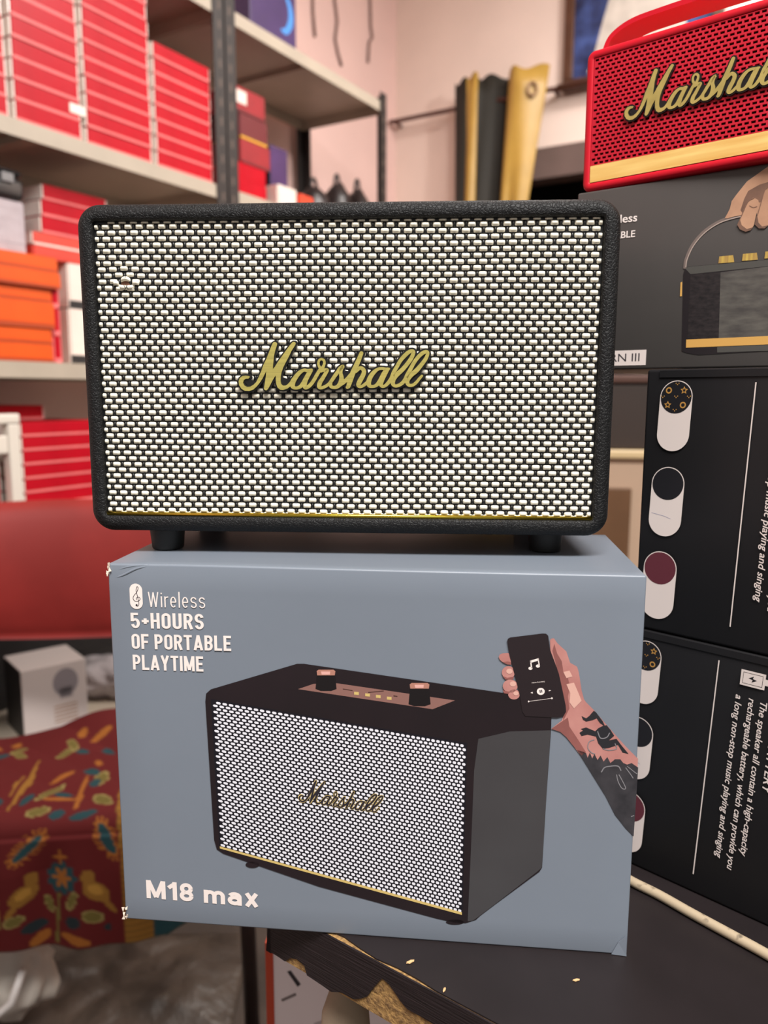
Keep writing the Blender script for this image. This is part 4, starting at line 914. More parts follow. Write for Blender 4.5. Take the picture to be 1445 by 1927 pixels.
bp('printed_palm_light', [z8([(720, 480), (770, 470), (800, 540), (820, 590), (770, 640), (740, 600), (745, 540)]), z8([(700, 400), (740, 390), (760, 430), (720, 440)])], sk3, 4)
bp('printed_sleeve_tattoo', [z8([(790, 915), (830, 925), (850, 935), (860, 965), (875, 930), (890, 970), (905, 940), (925, 980), (945, 950), (965, 990), (990, 960), (1010, 1000), (1040, 975), (1075, 975), (1095, 1000), (1120, 1010), (1150, 1000), (1193, 1030), (1163, 1484), (1110, 1430), (1040, 1340), (980, 1220), (900, 1090), (820, 960)])], tt, 3)
bp('printed_tattoo', [z8([(820, 690), (850, 705), (870, 690), (900, 655), (915, 665), (960, 725), (975, 760), (940, 735), (920, 705), (890, 718), (850, 726), (830, 715)]), z8([(806, 800), (830, 785), (815, 775), (850, 765), (910, 790), (930, 770), (960, 755), (985, 750), (1010, 780), (1035, 820), (1000, 850), (1050, 840), (1080, 880), (1130, 940), (1090, 930), (1060, 880), (1000, 900), (960, 905), (930, 870), (915, 825), (860, 812), (820, 822)])], tt2, 4)
bp('printed_tattoo_lines', ribbon_quads(catmull(z8([(905, 845), (870, 860), (862, 900), (885, 930), (910, 940)]), 5), 0.8) + ribbon_quads(catmull(z8([(960, 905), (1000, 915), (1050, 905), (1040, 870)]), 5), 0.8) + ribbon_quads(catmull(z8([(925, 790), (945, 835), (985, 830), (1005, 800)]), 5), 0.9), tl_, 5)
bp('printed_tattoo_highlight', ribbon_quads(catmull(z8([(950, 1060), (970, 1030), (1010, 1020), (1060, 1020), (1080, 1050)]), 5), 1.0) + ribbon_quads(catmull(z8([(1050, 1075), (1060, 1120), (1085, 1165), (1110, 1165), (1085, 1110), (1065, 1075)]), 5), 0.8) + ribbon_quads(catmull(z8([(1110, 1030), (1140, 1070), (1160, 1100)]), 5), 0.8) + ribbon_quads(catmull(z8([(1120, 1020), (1170, 1060), (1185, 1070)]), 5), 0.7) + ribbon_quads(z8([(1145, 1352), (1166, 1345)]), 0.8), tl_, 5)
FG = [z8([(274, 300), (282, 284), (300, 277), (338, 275), (356, 300), (356, 350), (330, 348), (300, 335), (280, 318)]), ell(860 + 338 / 3.503, 1150 + 403 / 3.503, 12.3, 12, 20), ell(860 + 350 / 3.503, 1150 + 493 / 3.503, 14, 12.5, 20), ell(860 + 375 / 3.503, 1150 + 548 / 3.503, 11, 9.5, 20)]
bps('printed_finger', FG, sk, 3)
bp('printed_finger_shade', [z8([(300, 335), (330, 330), (356, 335), (356, 352), (330, 350)]), z8([(298, 425), (330, 438), (375, 430), (370, 448), (320, 450)]), z8([(300, 520), (345, 530), (340, 545), (310, 540)])], sk2, 4)
bps('printed_nail', [ell(860 + 345 / 3.503, 1150 + 395 / 3.503, 6, 5, 14), ell(860 + 368 / 3.503, 1150 + 478 / 3.503, 6, 5, 14), ell(860 + 388 / 3.503, 1150 + 540 / 3.503, 5, 4, 14)], sk3, 5)
bp('printed_phone', [z8([(330, 195), (335, 180), (350, 172), (560, 146), (585, 147), (600, 160), (612, 250), (640, 330), (670, 410), (690, 500), (715, 620), (718, 660), (700, 690), (660, 700), (450, 690), (430, 660), (410, 540), (375, 400), (345, 290)])], mat('printed phone black', (38, 30, 33), 0.36), 6)
bp('printed_note', [z8([(480, 325), (536, 308), (538, 323), (482, 340)]), z8([(480, 325), (488, 323), (494, 372), (487, 378)]), z8([(530, 310), (537, 308), (545, 358), (538, 362)]), ell(860 + 483 / 3.503, 1150 + 375 / 3.503, 3.8, 3.0, 14), ell(860 + 532 / 3.503, 1150 + 360 / 3.503, 3.8, 3.0, 14)], m_ink, 7)
bp('printed_player', [ell(860 + 551 / 3.503, 1150 + 527 / 3.503, 7.4, 6.6, 24), z8([(483, 536), (498, 530), (498, 541)]), z8([(604, 518), (620, 520), (604, 526)]), ell(860 + 471 / 3.503, 1150 + 593 / 3.503, 1.6, 1.6, 10), ell(860 + 624 / 3.503, 1150 + 572 / 3.503, 1.8, 1.8, 10)] + ribbon_quads(z8([(471, 593), (625, 572)]), 0.35), m_ink, 7)
bp('printed_pause', [z8([(542, 518), (548, 517), (551, 535), (545, 536)]), z8([(553, 516), (559, 515), (562, 533), (556, 534)])], m_ink_d, 8)
text('printed_phone_lettering', 'NOW PLAYING', m_ink, bx, BX.fp(*z8([(492, 474)])[0]), BX.fp(*z8([(578, 466)])[0]), 0.0006, 7, y0=PY)

# ================================================================== MAIN SPEAKER
SPyaw = 0.0559; GW, GH = 0.255, 0.1495
ZB = ZT + BXh                                   # top of the box
GZ = CZ + 0.0104 - ZB                           # grille centre above the box top
SP = Face((-0.0203, 0.4088, ZB), SPyaw)
sp = thing('speaker', SP.o, SP.yaw, 'large black leather-look speaker with a white woven grille and gold script', 'speaker')
m_lea = leather_mat()
m_gold = mat('brushed gold', (206, 192, 108), 0.36, 0.6, var=0.12, vscale=200, stretch=(0.2, 1, 6))
bL, bR, bT, bB = 0.0090, 0.0090, 0.0096, 0.0086
DEP = 0.125
def rr_ring(ins, y, rad, n=10, dz=0):
    x0, x1 = -GW / 2 - bL + ins, GW / 2 + bR - ins; z0, z1 = GZ - GH / 2 - bB + ins, GZ + GH / 2 + bT - ins; r = max(rad, 0.0006); P = []
    for cx_, cz_, a0 in ((x1 - r, z1 - r, 0), (x0 + r, z1 - r, PI / 2), (x0 + r, z0 + r, PI), (x1 - r, z0 + r, 1.5 * PI)):
        for k in range(n + 1): a_ = a0 + k * PI / 2 / n; P.append((cx_ + r * math.cos(a_), y, cz_ + r * math.sin(a_)))
    return P
CR = 0.0115; rings = []
rings.append(rr_ring(0.004, DEP, CR - 0.004)); rings.append(rr_ring(0.0, DEP - 0.004, CR))
for k in range(9): rings.append(rr_ring(0, DEP - 0.004 - (DEP - 0.004 - 0.003) * (k + 1) / 9, CR))
fr = 0.0055
for k in range(1, 8):
    a_ = PI / 2 * k / 7; rings.append(rr_ring(fr * (1 - math.cos(a_)), 0.003 - fr * math.sin(a_) , CR - fr * (1 - math.cos(a_)) * 0.7))
yl = 0.003 - fr
rings.append(rr_ring(0.0072, yl + 0.0002, 0.004)); rings.append(rr_ring(0.0082, yl + 0.0008, 0.002)); rings.append(rr_ring(0.0086, yl + 0.002, 0.0014)); rings.append(rr_ring(0.0088, 0.004, 0.0012))
V = [p for r_ in rings for p in r_]; n = len(rings[0]); Fc = []
for i in range(len(rings) - 1):
    for k in range(n): Fc.append((i * n + k, i * n + (k + 1) % n, (i + 1) * n + (k + 1) % n, (i + 1) * n + k))
Fc.append(tuple(range(n)))
bm = bmesh.new(); vs = [bm.verts.new(v) for v in V]
for f in Fc: bm.faces.new([vs[i] for i in f])
bobj('cabinet', bm, m_lea, sp, True)
# grille cloth: dark ground, black cords, white pips
m_gb = mat('black weave', (16, 16, 17), 0.45, spec=0.5); m_pip = mat('ivory vinyl thread', (236, 230, 212), 0.38, spec=0.5, var=0.05, vscale=60)
gx0, gx1, gz0, gz1 = -GW / 2 - 0.0004, GW / 2 + 0.0004, GZ - GH / 2 - 0.0004, GZ + GH / 2 + 0.001
gr = box('grille_cloth', gx0, gx1, 0.0012, 0.0024, gz0, gz1, m_gb, sp)
NC, NR = 44.0, 49.5
pw, ph = GW / NC, GH / NR
def dome(w_, h_, d_, nx=6, nz=4):
    """rounded oblong bump facing -y"""
    V = []; Fc = []
    for j in range(nz + 1):
        for i in range(nx + 1):
            u, v = i / nx * 2 - 1, j / nz * 2 - 1
            e = (1 - abs(u) ** 5) * (1 - abs(v) ** 4)
            V.append((u * w_ / 2 * (1 - 0.08 * v * v), -d_ * max(0, e) ** 0.5, v * h_ / 2 * (1 - 0.10 * u ** 4)))
    for j in range(nz):
        for i in range(nx): a_ = j * (nx + 1) + i; Fc.append((a_, a_ + 1, a_ + nx + 2, a_ + nx + 1))
    return V, Fc
hx, hz_ = SP.fp(236, 532); hz_ = hz_
PIPS = []
r_ = 0; z_ = gz1 - 0.0012
rows = int(NR)
rot_tilt = -0.004
for r_ in range(rows + 1):
    zc_ = gz1 - 0.0026 - r_ * ph
    if zc_ < gz0 + ph * 0.9: continue
    for c_ in range(int(NC) + 2):
        xc = gx0 + (c_ + (0.55 if r_ % 2 else 0.05)) * pw + 0.0
        wob = 0.00012 * math.sin(r_ * 0.7 + c_ * 0.3) + random.uniform(-0.00008, 0.00008); zz = zc_ + 0.00018 * math.sin(c_ * 0.35 + r_ * 0.2)
        w_ = pw * 0.70
        x0_, x1_ = max(xc - w_ / 2 + wob, gx0 + 0.0003), min(xc + w_ / 2 + wob, gx1 - 0.0003)
        if x1_ - x0_ < pw * 0.12: continue
        dx, dz = xc - hx, zz - hz_
        if abs(dx) < pw * 0.55 and abs(dz) < ph * 0.6: continue          # the snag
        if abs(dx) < pw * 1.5 and abs(dz) < ph * 2.2: zz += 0.0007 * (1 if dz > 0 else -0.4) * math.exp(-(dx / pw) ** 2)
        PIPS.append(((x0_ + x1_) / 2, zz, (x1_ - x0_) / (pw * 0.70)))
# the 300 loops nearest the lens (top right of the grille) stand alone, the rest is one woven piece
full_i = [p for p in PIPS if p[2] > 0.98]
full_i.sort(key=lambda p: -(p[0] * 0.35 + p[1])); solo = set(id(p) for p in full_i[:300])
DV, DF = dome(pw * 0.70, ph * 0.78, 0.0012)
pm = bpy.data.meshes.new('weave_loop'); pm.from_pydata(DV, [], DF); pm.materials.append(m_pip)
for p in pm.polygons: p.use_smooth = True
V = []; Fc = []
for p in PIPS:
    if id(p) in solo:
        o = bpy.data.objects.new('weave_loop', pm); COL.objects.link(o); o.parent = gr; o.location = (p[0], 0.0009, p[1])
    else:
        b0 = len(V); V += [(p[0] + v[0] * p[2], 0.0009 + v[1], p[1] + v[2]) for v in DV]; Fc += [tuple(b0 + i for i in f) for f in DF]
# half-hidden loops at the top and bottom borders
for c_ in range(1, int(NC)):
    for zc_ in (gz1 - 0.0005, gz0 + 0.0022):
        b0 = len(V); V += [(gx0 + (c_ + 0.55) * pw + v[0] * 0.95, 0.0011 + v[1] * 0.8, zc_ + v[2] * 0.45) for v in DV]; Fc += [tuple(b0 + i for i in f) for f in DF]
wl = obj('weave_loops', V, Fc, m_pip, gr, True); wl['kind'] = 'stuff'
# black cords between the white loops
CV, CF = dome(pw * 0.25, ph * 1.02, 0.0008, 4, 4); V = []; Fc = []
for r_ in range(rows + 1):
    zc_ = gz1 - 0.0026 - r_ * ph
    if zc_ < gz0 + ph * 0.6: continue
    for c_ in range(int(NC) + 1):
        xc = gx0 + (c_ + (1.05 if r_ % 2 else 0.55)) * pw
        if xc > gx1 - 0.0008 or xc < gx0 + 0.0008: continue
        b0 = len(V); V += [(xc + v[0], 0.0010 + v[1], zc_ + v[2]) for v in CV]; Fc += [tuple(b0 + i for i in f) for f in CF]
wc_ = obj('black_cords', V, Fc, m_gb, gr, True); wc_['kind'] = 'stuff'
# snag: brown hole, bent loops, loose threads
sn = obj('snag_hole', [(p[0], 0.0004, p[1]) for p in ell(hx, hz_ - 0.0003, 0.0024, 0.0013, 18)], [tuple(range(18))], mat('brown backing', (112, 72, 52), 0.7), gr)
for (ddx, ddz, sx_, cur) in ((0.0, 0.0021, 1.25, 0.0010), (0.0004, -0.0024, 2.1, -0.0006), (-0.0050, -0.0001, 0.75, 0.0003), (0.0052, 0.0001, 0.9, 0.0003)):
    obj('bent_loop', [(hx + ddx + v[0] * sx_, 0.0004 + v[1] * 1.2, hz_ + ddz + v[2] - cur * (v[0] / (pw * 0.35)) ** 2) for v in DV], DF, m_pip, gr, True)
for k, (ax, az, bx_, bz_) in enumerate(((-0.001, -0.0006, 0.0004, -0.0034), (0.0000, -0.0004, 0.0016, -0.0038), (0.0014, -0.0010, -0.0003, -0.0036), (-0.0004, 0.0022, 0.0012, 0.0036))):
    tube('loose_thread', [(hx + ax, -0.0006, hz_ + az), (hx + (ax + bx_) / 2 + 0.0003, -0.0013, hz_ + (az + bz_) / 2), (hx + bx_, -0.0008, hz_ + bz_)], 0.00012, m_gb, gr, 5)
tx, tz = SP.fp(510, 883)
tube('loose_thread', [(tx - 0.0009, -0.0008, tz - 0.0006), (tx, -0.0014, tz + 0.0004), (tx + 0.0010, -0.0009, tz + 0.0005)], 0.00045, m_pip, gr, 6)
m_gpip = mat('gold piping', (214, 186, 70), 0.22, 1.0)
V, Fc = tube_geo([(gx0 + 0.0002, 0.0, gz0 + 0.0012), (gx1 - 0.0002, 0.0, gz0 + 0.0012)], 0.00115, 12); obj('gold_piping', V, Fc, m_gpip, sp, True)
def map_main(x, y):
    px, py = lpx(x, y); return SP.fp(px, py)
bk = logo_mesh('script_backing', map_main, -0.0022, -0.0003, mat('black badge plastic', (20, 19, 20), 0.35), sp, 24, True)
logo_mesh('script_badge', map_main, -0.0031, -0.0020, m_gold, sp, 0)
# feet
m_rub = mat('black rubber', (20, 20, 20), 0.6)
zu = GZ - GH / 2 - bB
for px in (308, 1025):
    f0 = at_z(px, 1035, ZB); q_ = f0 - SP.o; fx, fy_ = q_.dot(SP.t), q_.dot(SP.n)
    for yy in (max(fy_, 0.016), DEP - 0.02):
        lathe('foot', [(0.0082, 0.0), (0.0086, 0.0008), (0.0095, zu - 0.0012), (0.0098, zu + 0.0002)], m_rub, sp, 24, (fx, yy, 0))

# ================================================================== STACK ON THE RIGHT
bbA = at_z(1190, 1628, ZT); bbB = at_z(1445, 1745, ZT)
BB = Face((bbA.x, bbA.y, ZT), math.atan2(-(bbB.y - bbA.y), bbB.x - bbA.x))
m_bb = mat('matt black card', (27, 26, 28), 0.5, spec=0.35, var=0.1, vscale=15, bump=0.05, bscale=40, bdist=0.002)
m_pill = mat('white pill ink', (228, 214, 208), 0.45); m_wine = mat('wine ink', (98, 44, 54), 0.4); m_disc = mat('black disc ink', (30, 29, 33), 0.4); m_rim = mat('grey rim ink', (150, 140, 140), 0.4); m_or = mat('amber ink', (190, 140, 72), 0.4)
BH = 0.149
lu = BB.fp(1400, 940)[0]; ll = BB.fp(1330, 1440)[0]                 # the printed rule on each box
Lx_u = (BB.fp(1423.3, 718.7)[0] + BB.fp(1375, 1174)[0]) / 2; Lx_l = (BB.fp(1353.7, 1242.5)[0] + BB.fp(1305, 1644)[0]) / 2
def black_box(z0, Lx, xl, label):
    t = thing('black_box', BB.o + BB.t * 0 + Vector((0, 0, z0)), BB.yaw, label, 'box')
    Wd = 0.235; h = BH - 0.0006
    box('carton_body', xl, xl + Wd, 0, 0.17, 0, h, m_bb, t, 0.0018, 3, True)
    box('lid_flap', xl + 0.008, xl + Wd - 0.006, -0.0006, -0.0001, h - 0.0045, h - 0.0008, m_bb, t)
    return t
SH_u = (BB.fp(1423.3, 718.7)[0] - BB.fp(1375, 1174)[0]) / (BB.fp(1423.3, 718.7)[1] - BB.fp(1375, 1174)[1])
SH_l = (BB.fp(1353.7, 1242.5)[0] - BB.fp(1305, 1644)[0]) / (BB.fp(1353.7, 1242.5)[1] - BB.fp(1305, 1644)[1])
def bb_print(t, z0, Lx, sh):
    zm = BH / 2
    def D(pt): return (pt[0] - Lx, pt[1])                           # design units: x from the rule, z from the box foot
    zb_u = BH
    def up(px, py): a = BB.fp(px, py); z_ = a[1] - zb_u; return (a[0] - Lx_u - SH_u * (z_ - zm) + Lx, z_)
    def lo(px, py): a = BB.fp(px, py); return (a[0] - Lx_l - SH_l * (a[1] - zm) + Lx, a[1])
    y0 = -0.0007
    a, b = lo(1353.7, 1242.5), lo(1305, 1644)
    prt('rule_print', [[(Lx - 0.00033, a[1]), (Lx + 0.00033, a[1]), (Lx + 0.00033, b[1]), (Lx - 0.00033, b[1])]], m_pill, t, 2, y0)
    for k, ((cx_, cy_), yb, m) in enumerate((((1273.4, 748), 849, m_disc), ((1257.8, 910.5), 1009, m_disc), ((1243, 1069), 1164, m_wine))):
        c = up(cx_, cy_); r = up(cx_, cy_ - 32)[1] - c[1]; zb_ = up(cx_ - 6, yb)[1]
        prt('pill_print', [ell(c[0], c[1], r, r, 24, 0, 0, PI) + ell(c[0], zb_ + r, r, r, 24, 0, PI, 2 * PI)], m_pill, t, 2, y0)
        prt('disc_print', [ell(c[0], c[1], r * 0.95, r * 0.95, 32)], m, t, 3, y0)
        if k == 0:
            for (dx, dz, st) in ((-0.48, 0.42, 0), (0.46, -0.44, 0), (0.46, 0.42, 1), (-0.48, -0.44, 1)):
                ccx, ccz = c[0] + dx * r, c[1] + dz * r
                if st == 0: L = ell(ccx, ccz, r * 0.19, r * 0.19, 24); L2 = ell(ccx, ccz, r * 0.11, r * 0.11, 24)
                else:
                    L = [(ccx + r * (0.24 if i % 2 == 0 else 0.12) * math.sin(i * PI / 5), ccz + r * (0.24 if i % 2 == 0 else 0.12) * math.cos(i * PI / 5)) for i in range(10)]
                    L2 = [(ccx + 0.5 * (p[0] - ccx), ccz + 0.5 * (p[1] - ccz)) for p in L]
                prt('amber_print', [[L[i], L[(i + 1) % len(L)], L2[(i + 1) % len(L)], L2[i]] for i in range(len(L))], m_or, t, 4, y0)
            for (dx, dz) in ((0, 0), (0.02, 0.82), (-0.9, 0.0), (0.85, 0.0), (-0.02, -0.86)):
                prt('amber_speck', [ell(c[0] + dx * r * 0.92 + q_ * r * 0.09, c[1] + dz * r * 0.92 + (q_ % 2) * r * 0.08, r * 0.035, r * 0.035, 8) for q_ in (-1, 0, 1)], m_or, t, 4, y0)
        if k == 1:
            sp_ = ribbon_quads([(c[0] - r * 0.85, c[1] - r * 1.8), (c[0], c[1] - r * 1.93), (c[0] + r * 0.35, c[1] - r * 2.05)], 0.0001)
            prt('pen_stroke', sp_, mat('blue grey pen', (150, 150, 180), 0.5), t, 3, y0)
    cap = (lo(1400, 1306)[0] - lo(1386, 1306)[0]) * 0.93
    for nm, s, pa, pb in (('text_line', 'a long non-stop music playing and singing', (1386, 1306), (1347.5, 1611.6)), ('text_line', 'rechargeable battery, which can provide you', (1408, 1312.6), (1371, 1635)), ('text_line', 'The speaker all contain a high-capacity', (1432.5, 1320), (1393.6, 1608.5)), ('heading_line', 'BATTERY', (1448, 1392), (1434.5, 1492))):
        A, B = lo(*pa), lo(*pb); xm = (A[0] + B[0]) / 2
        text(nm, s, m_pill, t, (xm, A[1]), (xm, B[1]), cap * (1.15 if s == 'BATTERY' else 1), 3, bold=0.014, shear=0.22, y0=y0)
    # battery symbol
    A = lo(1394, 1278); Bq = lo(1441, 1284); hh_ = (lo(1418, 1263)[1] - lo(1418, 1293)[1]) / 2; zc_ = lo(1418, 1279)[1]; x0_, x1_ = A[0], Bq[0]
    prt('battery_symbol', [[(x0_, zc_ - hh_), (x1_, zc_ - hh_), (x1_, zc_ + hh_), (x0_, zc_ + hh_)], [(x1_, zc_ - hh_ * 0.4), (x1_ + hh_ * 0.35, zc_ - hh_ * 0.4), (x1_ + hh_ * 0.35, zc_ + hh_ * 0.4), (x1_, zc_ + hh_ * 0.4)]], m_pill, t, 2, y0)
    i_ = hh_ * 0.28; o1 = [(x0_ + i_, zc_ - hh_ + i_), (x1_ - i_, zc_ - hh_ + i_), (x1_ - i_, zc_ + hh_ - i_), (x0_ + i_, zc_ + hh_ - i_)]; j_ = i_ + 0.0002
    o2 = [(x0_ + j_, zc_ - hh_ + j_), (x1_ - j_, zc_ - hh_ + j_), (x1_ - j_, zc_ + hh_ - j_), (x0_ + j_, zc_ + hh_ - j_)]
    prt('battery_outline', [[o1[i], o1[(i + 1) % 4], o2[(i + 1) % 4], o2[i]] for i in range(4)], m_disc, t, 3, y0)
    xc = (x0_ + x1_) / 2; prt('bolt_symbol', [[(xc - hh_ * 0.5, zc_ + hh_ * 0.05), (xc + hh_ * 0.1, zc_ + hh_ * 0.4), (xc, zc_ + hh_ * 0.08), (xc + hh_ * 0.5, zc_ - hh_ * 0.05), (xc - hh_ * 0.1, zc_ - hh_ * 0.4), (xc, zc_ - hh_ * 0.08)]], m_disc, t, 3, y0)
xl_u = BB.fp(1217, 700)[0]; xl_l = BB.fp(1190, 1400)[0]
low = black_box(0.0002, Lx_l, min(xl_l, Lx_l - 0.0505), 'black printed carton resting on the table, lower of the two')
upb = black_box(BH, Lx_u, xl_u, 'black printed carton with colour pills, upper of the two under the dark grey carton')
bb_print(low, 0, Lx_l, SH_l); bb_print(upb, BH, Lx_u, SH_u)
for t_, sh in ((low, SH_l), (upb, SH_u)):          # the artwork is printed slightly askew on both cartons
    for ch in t_.children:
        if ch.name.split('.')[0] in ('carton_body', 'lid_flap'): continue
        for v in ch.data.vertices: v.co.x += sh * (v.co.z - BH / 2)

# dark grey carton with the printed handle speaker
KZ = 2 * BH + 0.0002
k0 = at_y(1180, 703, 0.485)
KB = Face((k0.x, k0.y, ZT + KZ), R(37))
kb = thing('grey_carton', KB.o, KB.yaw, 'dark grey carton with a printed hand holding a speaker, under the red speaker', 'box')
KH = 0.1222 + CZ - (ZT + KZ)
m_kb = mat('dark grey card', (76, 72, 70), 0.42, spec=0.45, var=0.08, vscale=9, bump=0.05, bscale=40, bdist=0.002)
box('carton_body', -0.0363, 0.20, 0, 0.15, 0.0004, KH, m_kb, kb, 0.0012, 3, True)
def kp(name, polys, m, layer): return prt(name, [KB.pts(L) for L in polys], m, kb, layer, -0.0001)
def z9(L): return [(1100 + x / 4.188, 300 + y / 4.188) for x, y in L]
def kz(z_): return z_ + CZ - (ZT + KZ)
text('wireless_lettering', 'Wireless', m_ink, kb, (-0.0250, kz(0.1018)), (0.0017, kz(0.1012)), 0.0046, 3, bold=0.014, y0=-0.0001)
text('portable_lettering', 'PORTABLE', m_ink, kb, (-0.0262, kz(0.0928)), (0.0009, kz(0.0924)), 0.0038, 3, bold=0.014, y0=-0.0001)
prt('white_label', [[(-0.034, kz(0.0175)), (0.0111, kz(0.0175)), (0.0111, kz(0.0265)), (-0.034, kz(0.0265))]], m_pill, kb, 2, -0.0001)
text('model_lettering', 'KILBURN III', m_ink_d, kb, (-0.032, kz(0.0199)), (0.0072, kz(0.0199)), 0.0048, 3, y0=-0.0001)
m_ps = mat('printed dark side', (34, 28, 31), 0.4); m_pgl = mat('printed grey mesh', (98, 94, 88), 0.42, col2=(70, 66, 64), vscale=90, stretch=(1, 1, 3))
kp('printed_speaker', [z9([(778, 905), (790, 862), (815, 845), (1445, 790), (2000, 745), (2000, 1470), (1445, 1480), (1440, 1510), (1000, 1535), (900, 1542), (800, 1525), (765, 1510)])], m_ps, 2)
kp('printed_top_strip', [z9([(795, 862), (815, 847), (1445, 792), (1990, 748), (1990, 800), (1445, 842), (835, 905)])], mat('printed strip grey', (78, 76, 72), 0.45), 3)
kp('printed_mesh', [z9([(1072, 890), (1445, 845), (1990, 802), (1990, 1375), (1445, 1392), (1058, 1408)])], m_pgl, 3)
kp('printed_mesh_dark', [z9([(835, 910), (1072, 890), (1058, 1408), (812, 1415)])], mat('printed mesh dark', (50, 43, 44), 0.42, col2=(26, 22, 24), vscale=260, stretch=(1, 1, 2)), 3)
kp('printed_gold_strip', [z9([(802, 1420), (1445, 1392), (1990, 1370), (1990, 1440), (1445, 1458), (800, 1484)])], mat('printed honey gold', (214, 164, 88), 0.42), 4)
kp('printed_base', [z9([(1045, 1478), (1445, 1462), (1990, 1445), (1990, 1500), (1445, 1508), (1045, 1522)])], MC['printed strip grey'], 4)
for x in (1062, 1248, 1425):
    dy = -(x - 1062) * 0.105
    kp('printed_knob', [z9([(x, 765 + dy), (x + 110, 755 + dy), (x + 118, 810 + dy), (x - 8, 820 + dy)])], mat('printed brass knob', (206, 176, 84), 0.42, col2=(150, 112, 70), vscale=160, stretch=(3, 1, 0.2)), 3)
kp('printed_button', [z9([(757, 970), (770, 965), (768, 1078), (752, 1080)])], MC['printed honey gold'], 3)
kp('printed_handle', ribbon_quads(catmull(z9([(790, 862), (800, 790), (850, 678), (940, 572), (1060, 492), (1180, 452), (1300, 430), (1500, 420), (1800, 470), (1940, 620), (1975, 760)]), 5), 2.9), mat('printed strap grey', (118, 104, 98), 0.42), 3)
kp('printed_handle_gleam', ribbon_quads(catmull(z9([(798, 850), (810, 785), (860, 680), (948, 578), (1066, 500), (1184, 462), (1240, 450)]), 5), 0.9), mat('printed strap light', (176, 158, 148), 0.42), 4)
ks = mat('printed tan skin', (196, 152, 122), 0.45, col2=(170, 128, 102), vscale=60); ks2 = mat('printed tan shade', (132, 98, 80), 0.45, col2=(104, 78, 66), vscale=80)
kp('printed_hand', [z9([(1105, 465), (1125, 430), (1145, 390), (1160, 330), (1200, 275), (1280, 175), (1400, 90), (1470, 40), (1620, 10), (1760, 60), (1800, 240), (1760, 420), (1600, 470), (1480, 440), (1300, 420), (1240, 440), (1170, 452), (1130, 465)])], ks, 5)
kp('printed_hand_shade', [z9([(1290, 250), (1380, 200), (1445, 180), (1560, 200), (1560, 300), (1420, 330), (1380, 340), (1330, 300), (1270, 360), (1245, 420), (1230, 400), (1260, 310)])], ks2, 6)
for L in ([(1206, 520), (1225, 470), (1250, 420), (1290, 335), (1315, 312), (1340, 305), (1370, 322), (1375, 345), (1355, 430), (1335, 520), (1310, 560), (1270, 572), (1225, 552)], [(1342, 515), (1360, 430), (1385, 370), (1420, 250), (1445, 225), (1480, 235), (1492, 270), (1470, 390), (1450, 520), (1420, 545), (1375, 545)], [(1460, 500), (1490, 380), (1530, 260), (1560, 230), (1600, 250), (1590, 360), (1560, 500), (1510, 530)], [(1575, 470), (1610, 350), (1650, 270), (1690, 270), (1690, 370), (1650, 480), (1610, 500)]):
    kp('printed_finger', [z9(L)], ks, 7)
kp('printed_finger_shade', [z9([(1206, 520), (1225, 470), (1240, 520), (1280, 550), (1330, 535), (1310, 560), (1270, 572), (1225, 552)]), z9([(1342, 515), (1360, 430), (1372, 500), (1400, 530), (1450, 520), (1420, 545), (1375, 545)])], ks2, 8)
kp('printed_finger_crease', ribbon_quads(catmull(z9([(1206, 520), (1250, 420), (1290, 335), (1340, 305)]), 5), 0.7) + ribbon_quads(catmull(z9([(1342, 515), (1385, 370), (1420, 250), (1445, 225)]), 5), 0.7) + ribbon_quads(catmull(z9([(1300, 365), (1330, 380), (1362, 372)]), 5), 0.6), ks2, 9)

# ================================================================== RED SPEAKER
r0 = KB.o + KB.t * -0.0345 + KB.n * 0.0015
rs_o = Vector((r0.x, r0.y, ZT + KZ + KH + 0.0004))
RS = Face(rs_o, R(41))
rs = thing('red_speaker', RS.o, RS.yaw, 'red speaker with a slotted grille, wooden strip and gold script, on the dark grey carton', 'speaker')
m_rs = mat('soft red plastic', (200, 6, 34), 0.45, spec=0.4); m_rg = mat('red grille', (196, 26, 48), 0.5, spec=0.35); m_sl = mat('slot black', (30, 12, 14), 0.8)
RW, RH, RDp = 0.148, 0.0805, 0.062
def rs_ring(ins, y, rad, n=8):
    r = max(rad, 0.0004); P = []
    x0, x1, z0, z1 = ins, RW - ins, ins, RH - ins
    for cx_, cz_, a0 in ((x1 - r, z1 - r, 0), (x0 + r, z1 - r, PI / 2), (x0 + r, z0 + r, PI), (x1 - r, z0 + r, 1.5 * PI)):
        for k in range(n + 1): a_ = a0 + k * PI / 2 / n; P.append((cx_ + r * math.cos(a_), y, cz_ + r * math.sin(a_)))
    return P
rings = [rs_ring(0.003, RDp, 0.004), rs_ring(0.0, RDp - 0.003, 0.005), rs_ring(0, 0.002, 0.005), rs_ring(0.0005, 0.0008, 0.0046), rs_ring(0.0016, 0.0, 0.0036), rs_ring(0.0040, 0.0, 0.0014), rs_ring(0.0046, 0.0005, 0.0010), rs_ring(0.0048, 0.0030, 0.0008)]
n = len(rings[0]); bm = bmesh.new(); vs = [bm.verts.new(p) for r_ in rings for p in r_]
for i in range(len(rings) - 1):
    for k in range(n): bm.faces.new([vs[j] for j in (i * n + k, i * n + (k + 1) % n, (i + 1) * n + (k + 1) % n, (i + 1) * n + k)])
bm.faces.new([vs[k] for k in range(n)])
bobj('shell', bm, m_rs, rs, True).data.set_sharp_from_angle(angle=R(45))
box('slot_backing', 0.0047, RW - 0.0047, 0.0026, 0.0032, 0.0047, RH - 0.0047, m_sl, rs)
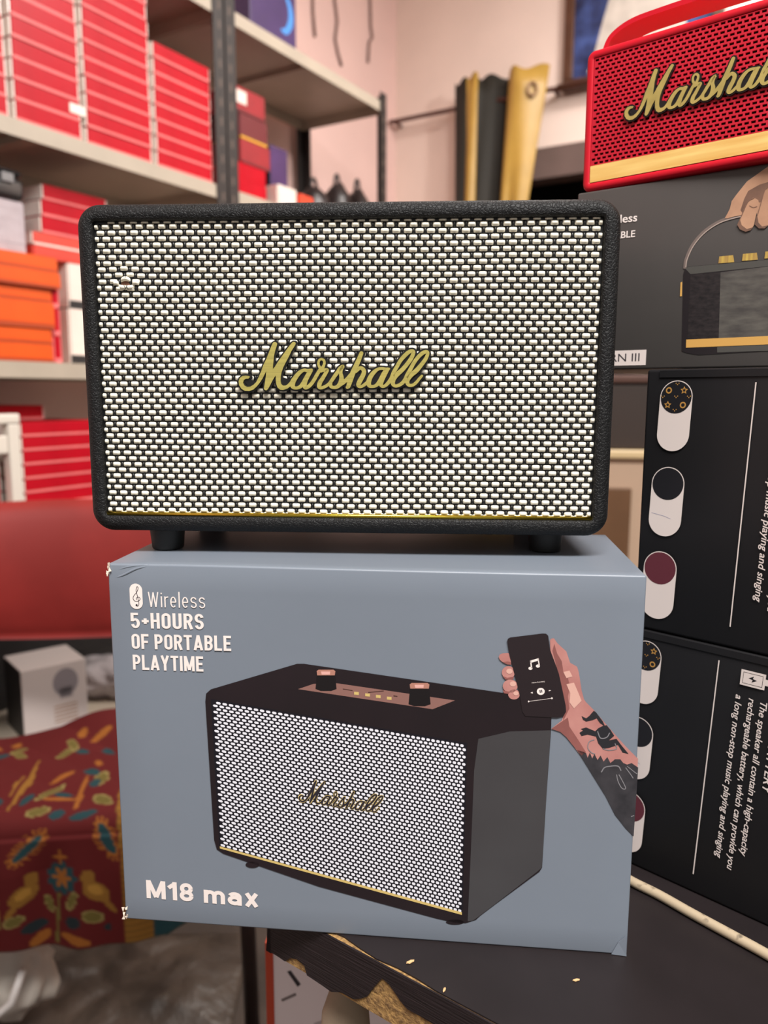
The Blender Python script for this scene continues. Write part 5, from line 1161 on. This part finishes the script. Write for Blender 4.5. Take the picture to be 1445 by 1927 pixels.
# grille plate with real slots: brick pattern of openings
gx0_, gx1_, gz0_, gz1_ = 0.0049, RW - 0.0049, 0.0148, RH - 0.0049
nrow = 26; rp_ = (gz1_ - gz0_) / nrow; cp_ = 0.00345; sw, sh_ = 0.0024, rp_ * 0.56
bm = bmesh.new()
def plate(x0, x1, z0, z1):
    if x1 - x0 < 1e-6: return
    vs = [bm.verts.new((x, 0.0012, z)) for x, z in ((x0, z0), (x1, z0), (x1, z1), (x0, z1))]; bm.faces.new(vs)
for r_ in range(nrow):
    za = gz0_ + r_ * rp_; zs0 = za + (rp_ - sh_) / 2; zs1 = zs0 + sh_
    plate(gx0_, gx1_, za, zs0); plate(gx0_, gx1_, zs1, za + rp_)
    x = gx0_; xs = gx0_ + (0.0006 if r_ % 2 else 0.0006 + cp_ / 2)
    while xs + sw < gx1_ - 0.0003:
        plate(x, xs, zs0, zs1); x = xs + sw; xs += cp_
    plate(x, gx1_, zs0, zs1)
g_ = bobj('grille_plate', bm, m_rg, rs); md = g_.modifiers.new('t', 'SOLIDIFY'); md.thickness = 0.0011; md.offset = 0
m_wood = mat('pale wood strip', (226, 176, 94), 0.45, col2=(244, 208, 128), vscale=160, stretch=(0.12, 1, 1.6))
box('wood_strip', gx0_ + 0.0001, gx1_ - 0.0001, 0.0004, 0.0022, 0.0051, 0.0146, m_wood, rs)
sc = 0.0930 / 2700.0
def map_red(x, y): return (0.0262 + (x - 50) * sc, 0.0362 + (745 - y) * sc * 1.02)
logo_mesh('script_backing', map_red, -0.0008, 0.0006, MC['black badge plastic'], rs, 24, True, 0.000003)
logo_mesh('script_badge', map_red, -0.0013, -0.0007, mat('pale gold', (212, 196, 118), 0.4, 0.7, var=0.1, vscale=150), rs, 0, False, 0.000003)
# strap handle: a flat band arched over the top
hp = catmull([(0.0048, RH - 0.004), (0.0060, RH + 0.0045), (0.0105, RH + 0.0108), (0.022, RH + 0.0150), (0.040, RH + 0.0160), (0.074, RH + 0.0163), (0.108, RH + 0.0160), (0.126, RH + 0.0150), (0.1375, RH + 0.0108), (0.142, RH + 0.0045), (0.1432, RH - 0.004)], 6)
Lf, Rt = ribbon(hp, 0.0014)
ya, yb = 0.012, 0.032; n = len(hp); V = []; Fc = []
for i in range(n): V += [(Lf[i][0], ya, Lf[i][1]), (Lf[i][0], yb, Lf[i][1]), (Rt[i][0], yb, Rt[i][1]), (Rt[i][0], ya, Rt[i][1])]
for i in range(n - 1):
    for k in range(4): a_, b_ = i * 4 + k, i * 4 + (k + 1) % 4; Fc.append((a_, a_ + 4, b_ + 4, b_))
bm = bmesh.new(); vs = [bm.verts.new(v) for v in V]
for f in Fc: bm.faces.new([vs[i] for i in f])
bm.faces.new(vs[:4]); bm.faces.new(vs[-4:])
ho = bobj('strap_handle', bm, m_rs, rs, True); ho.data.set_sharp_from_angle(angle=R(40))
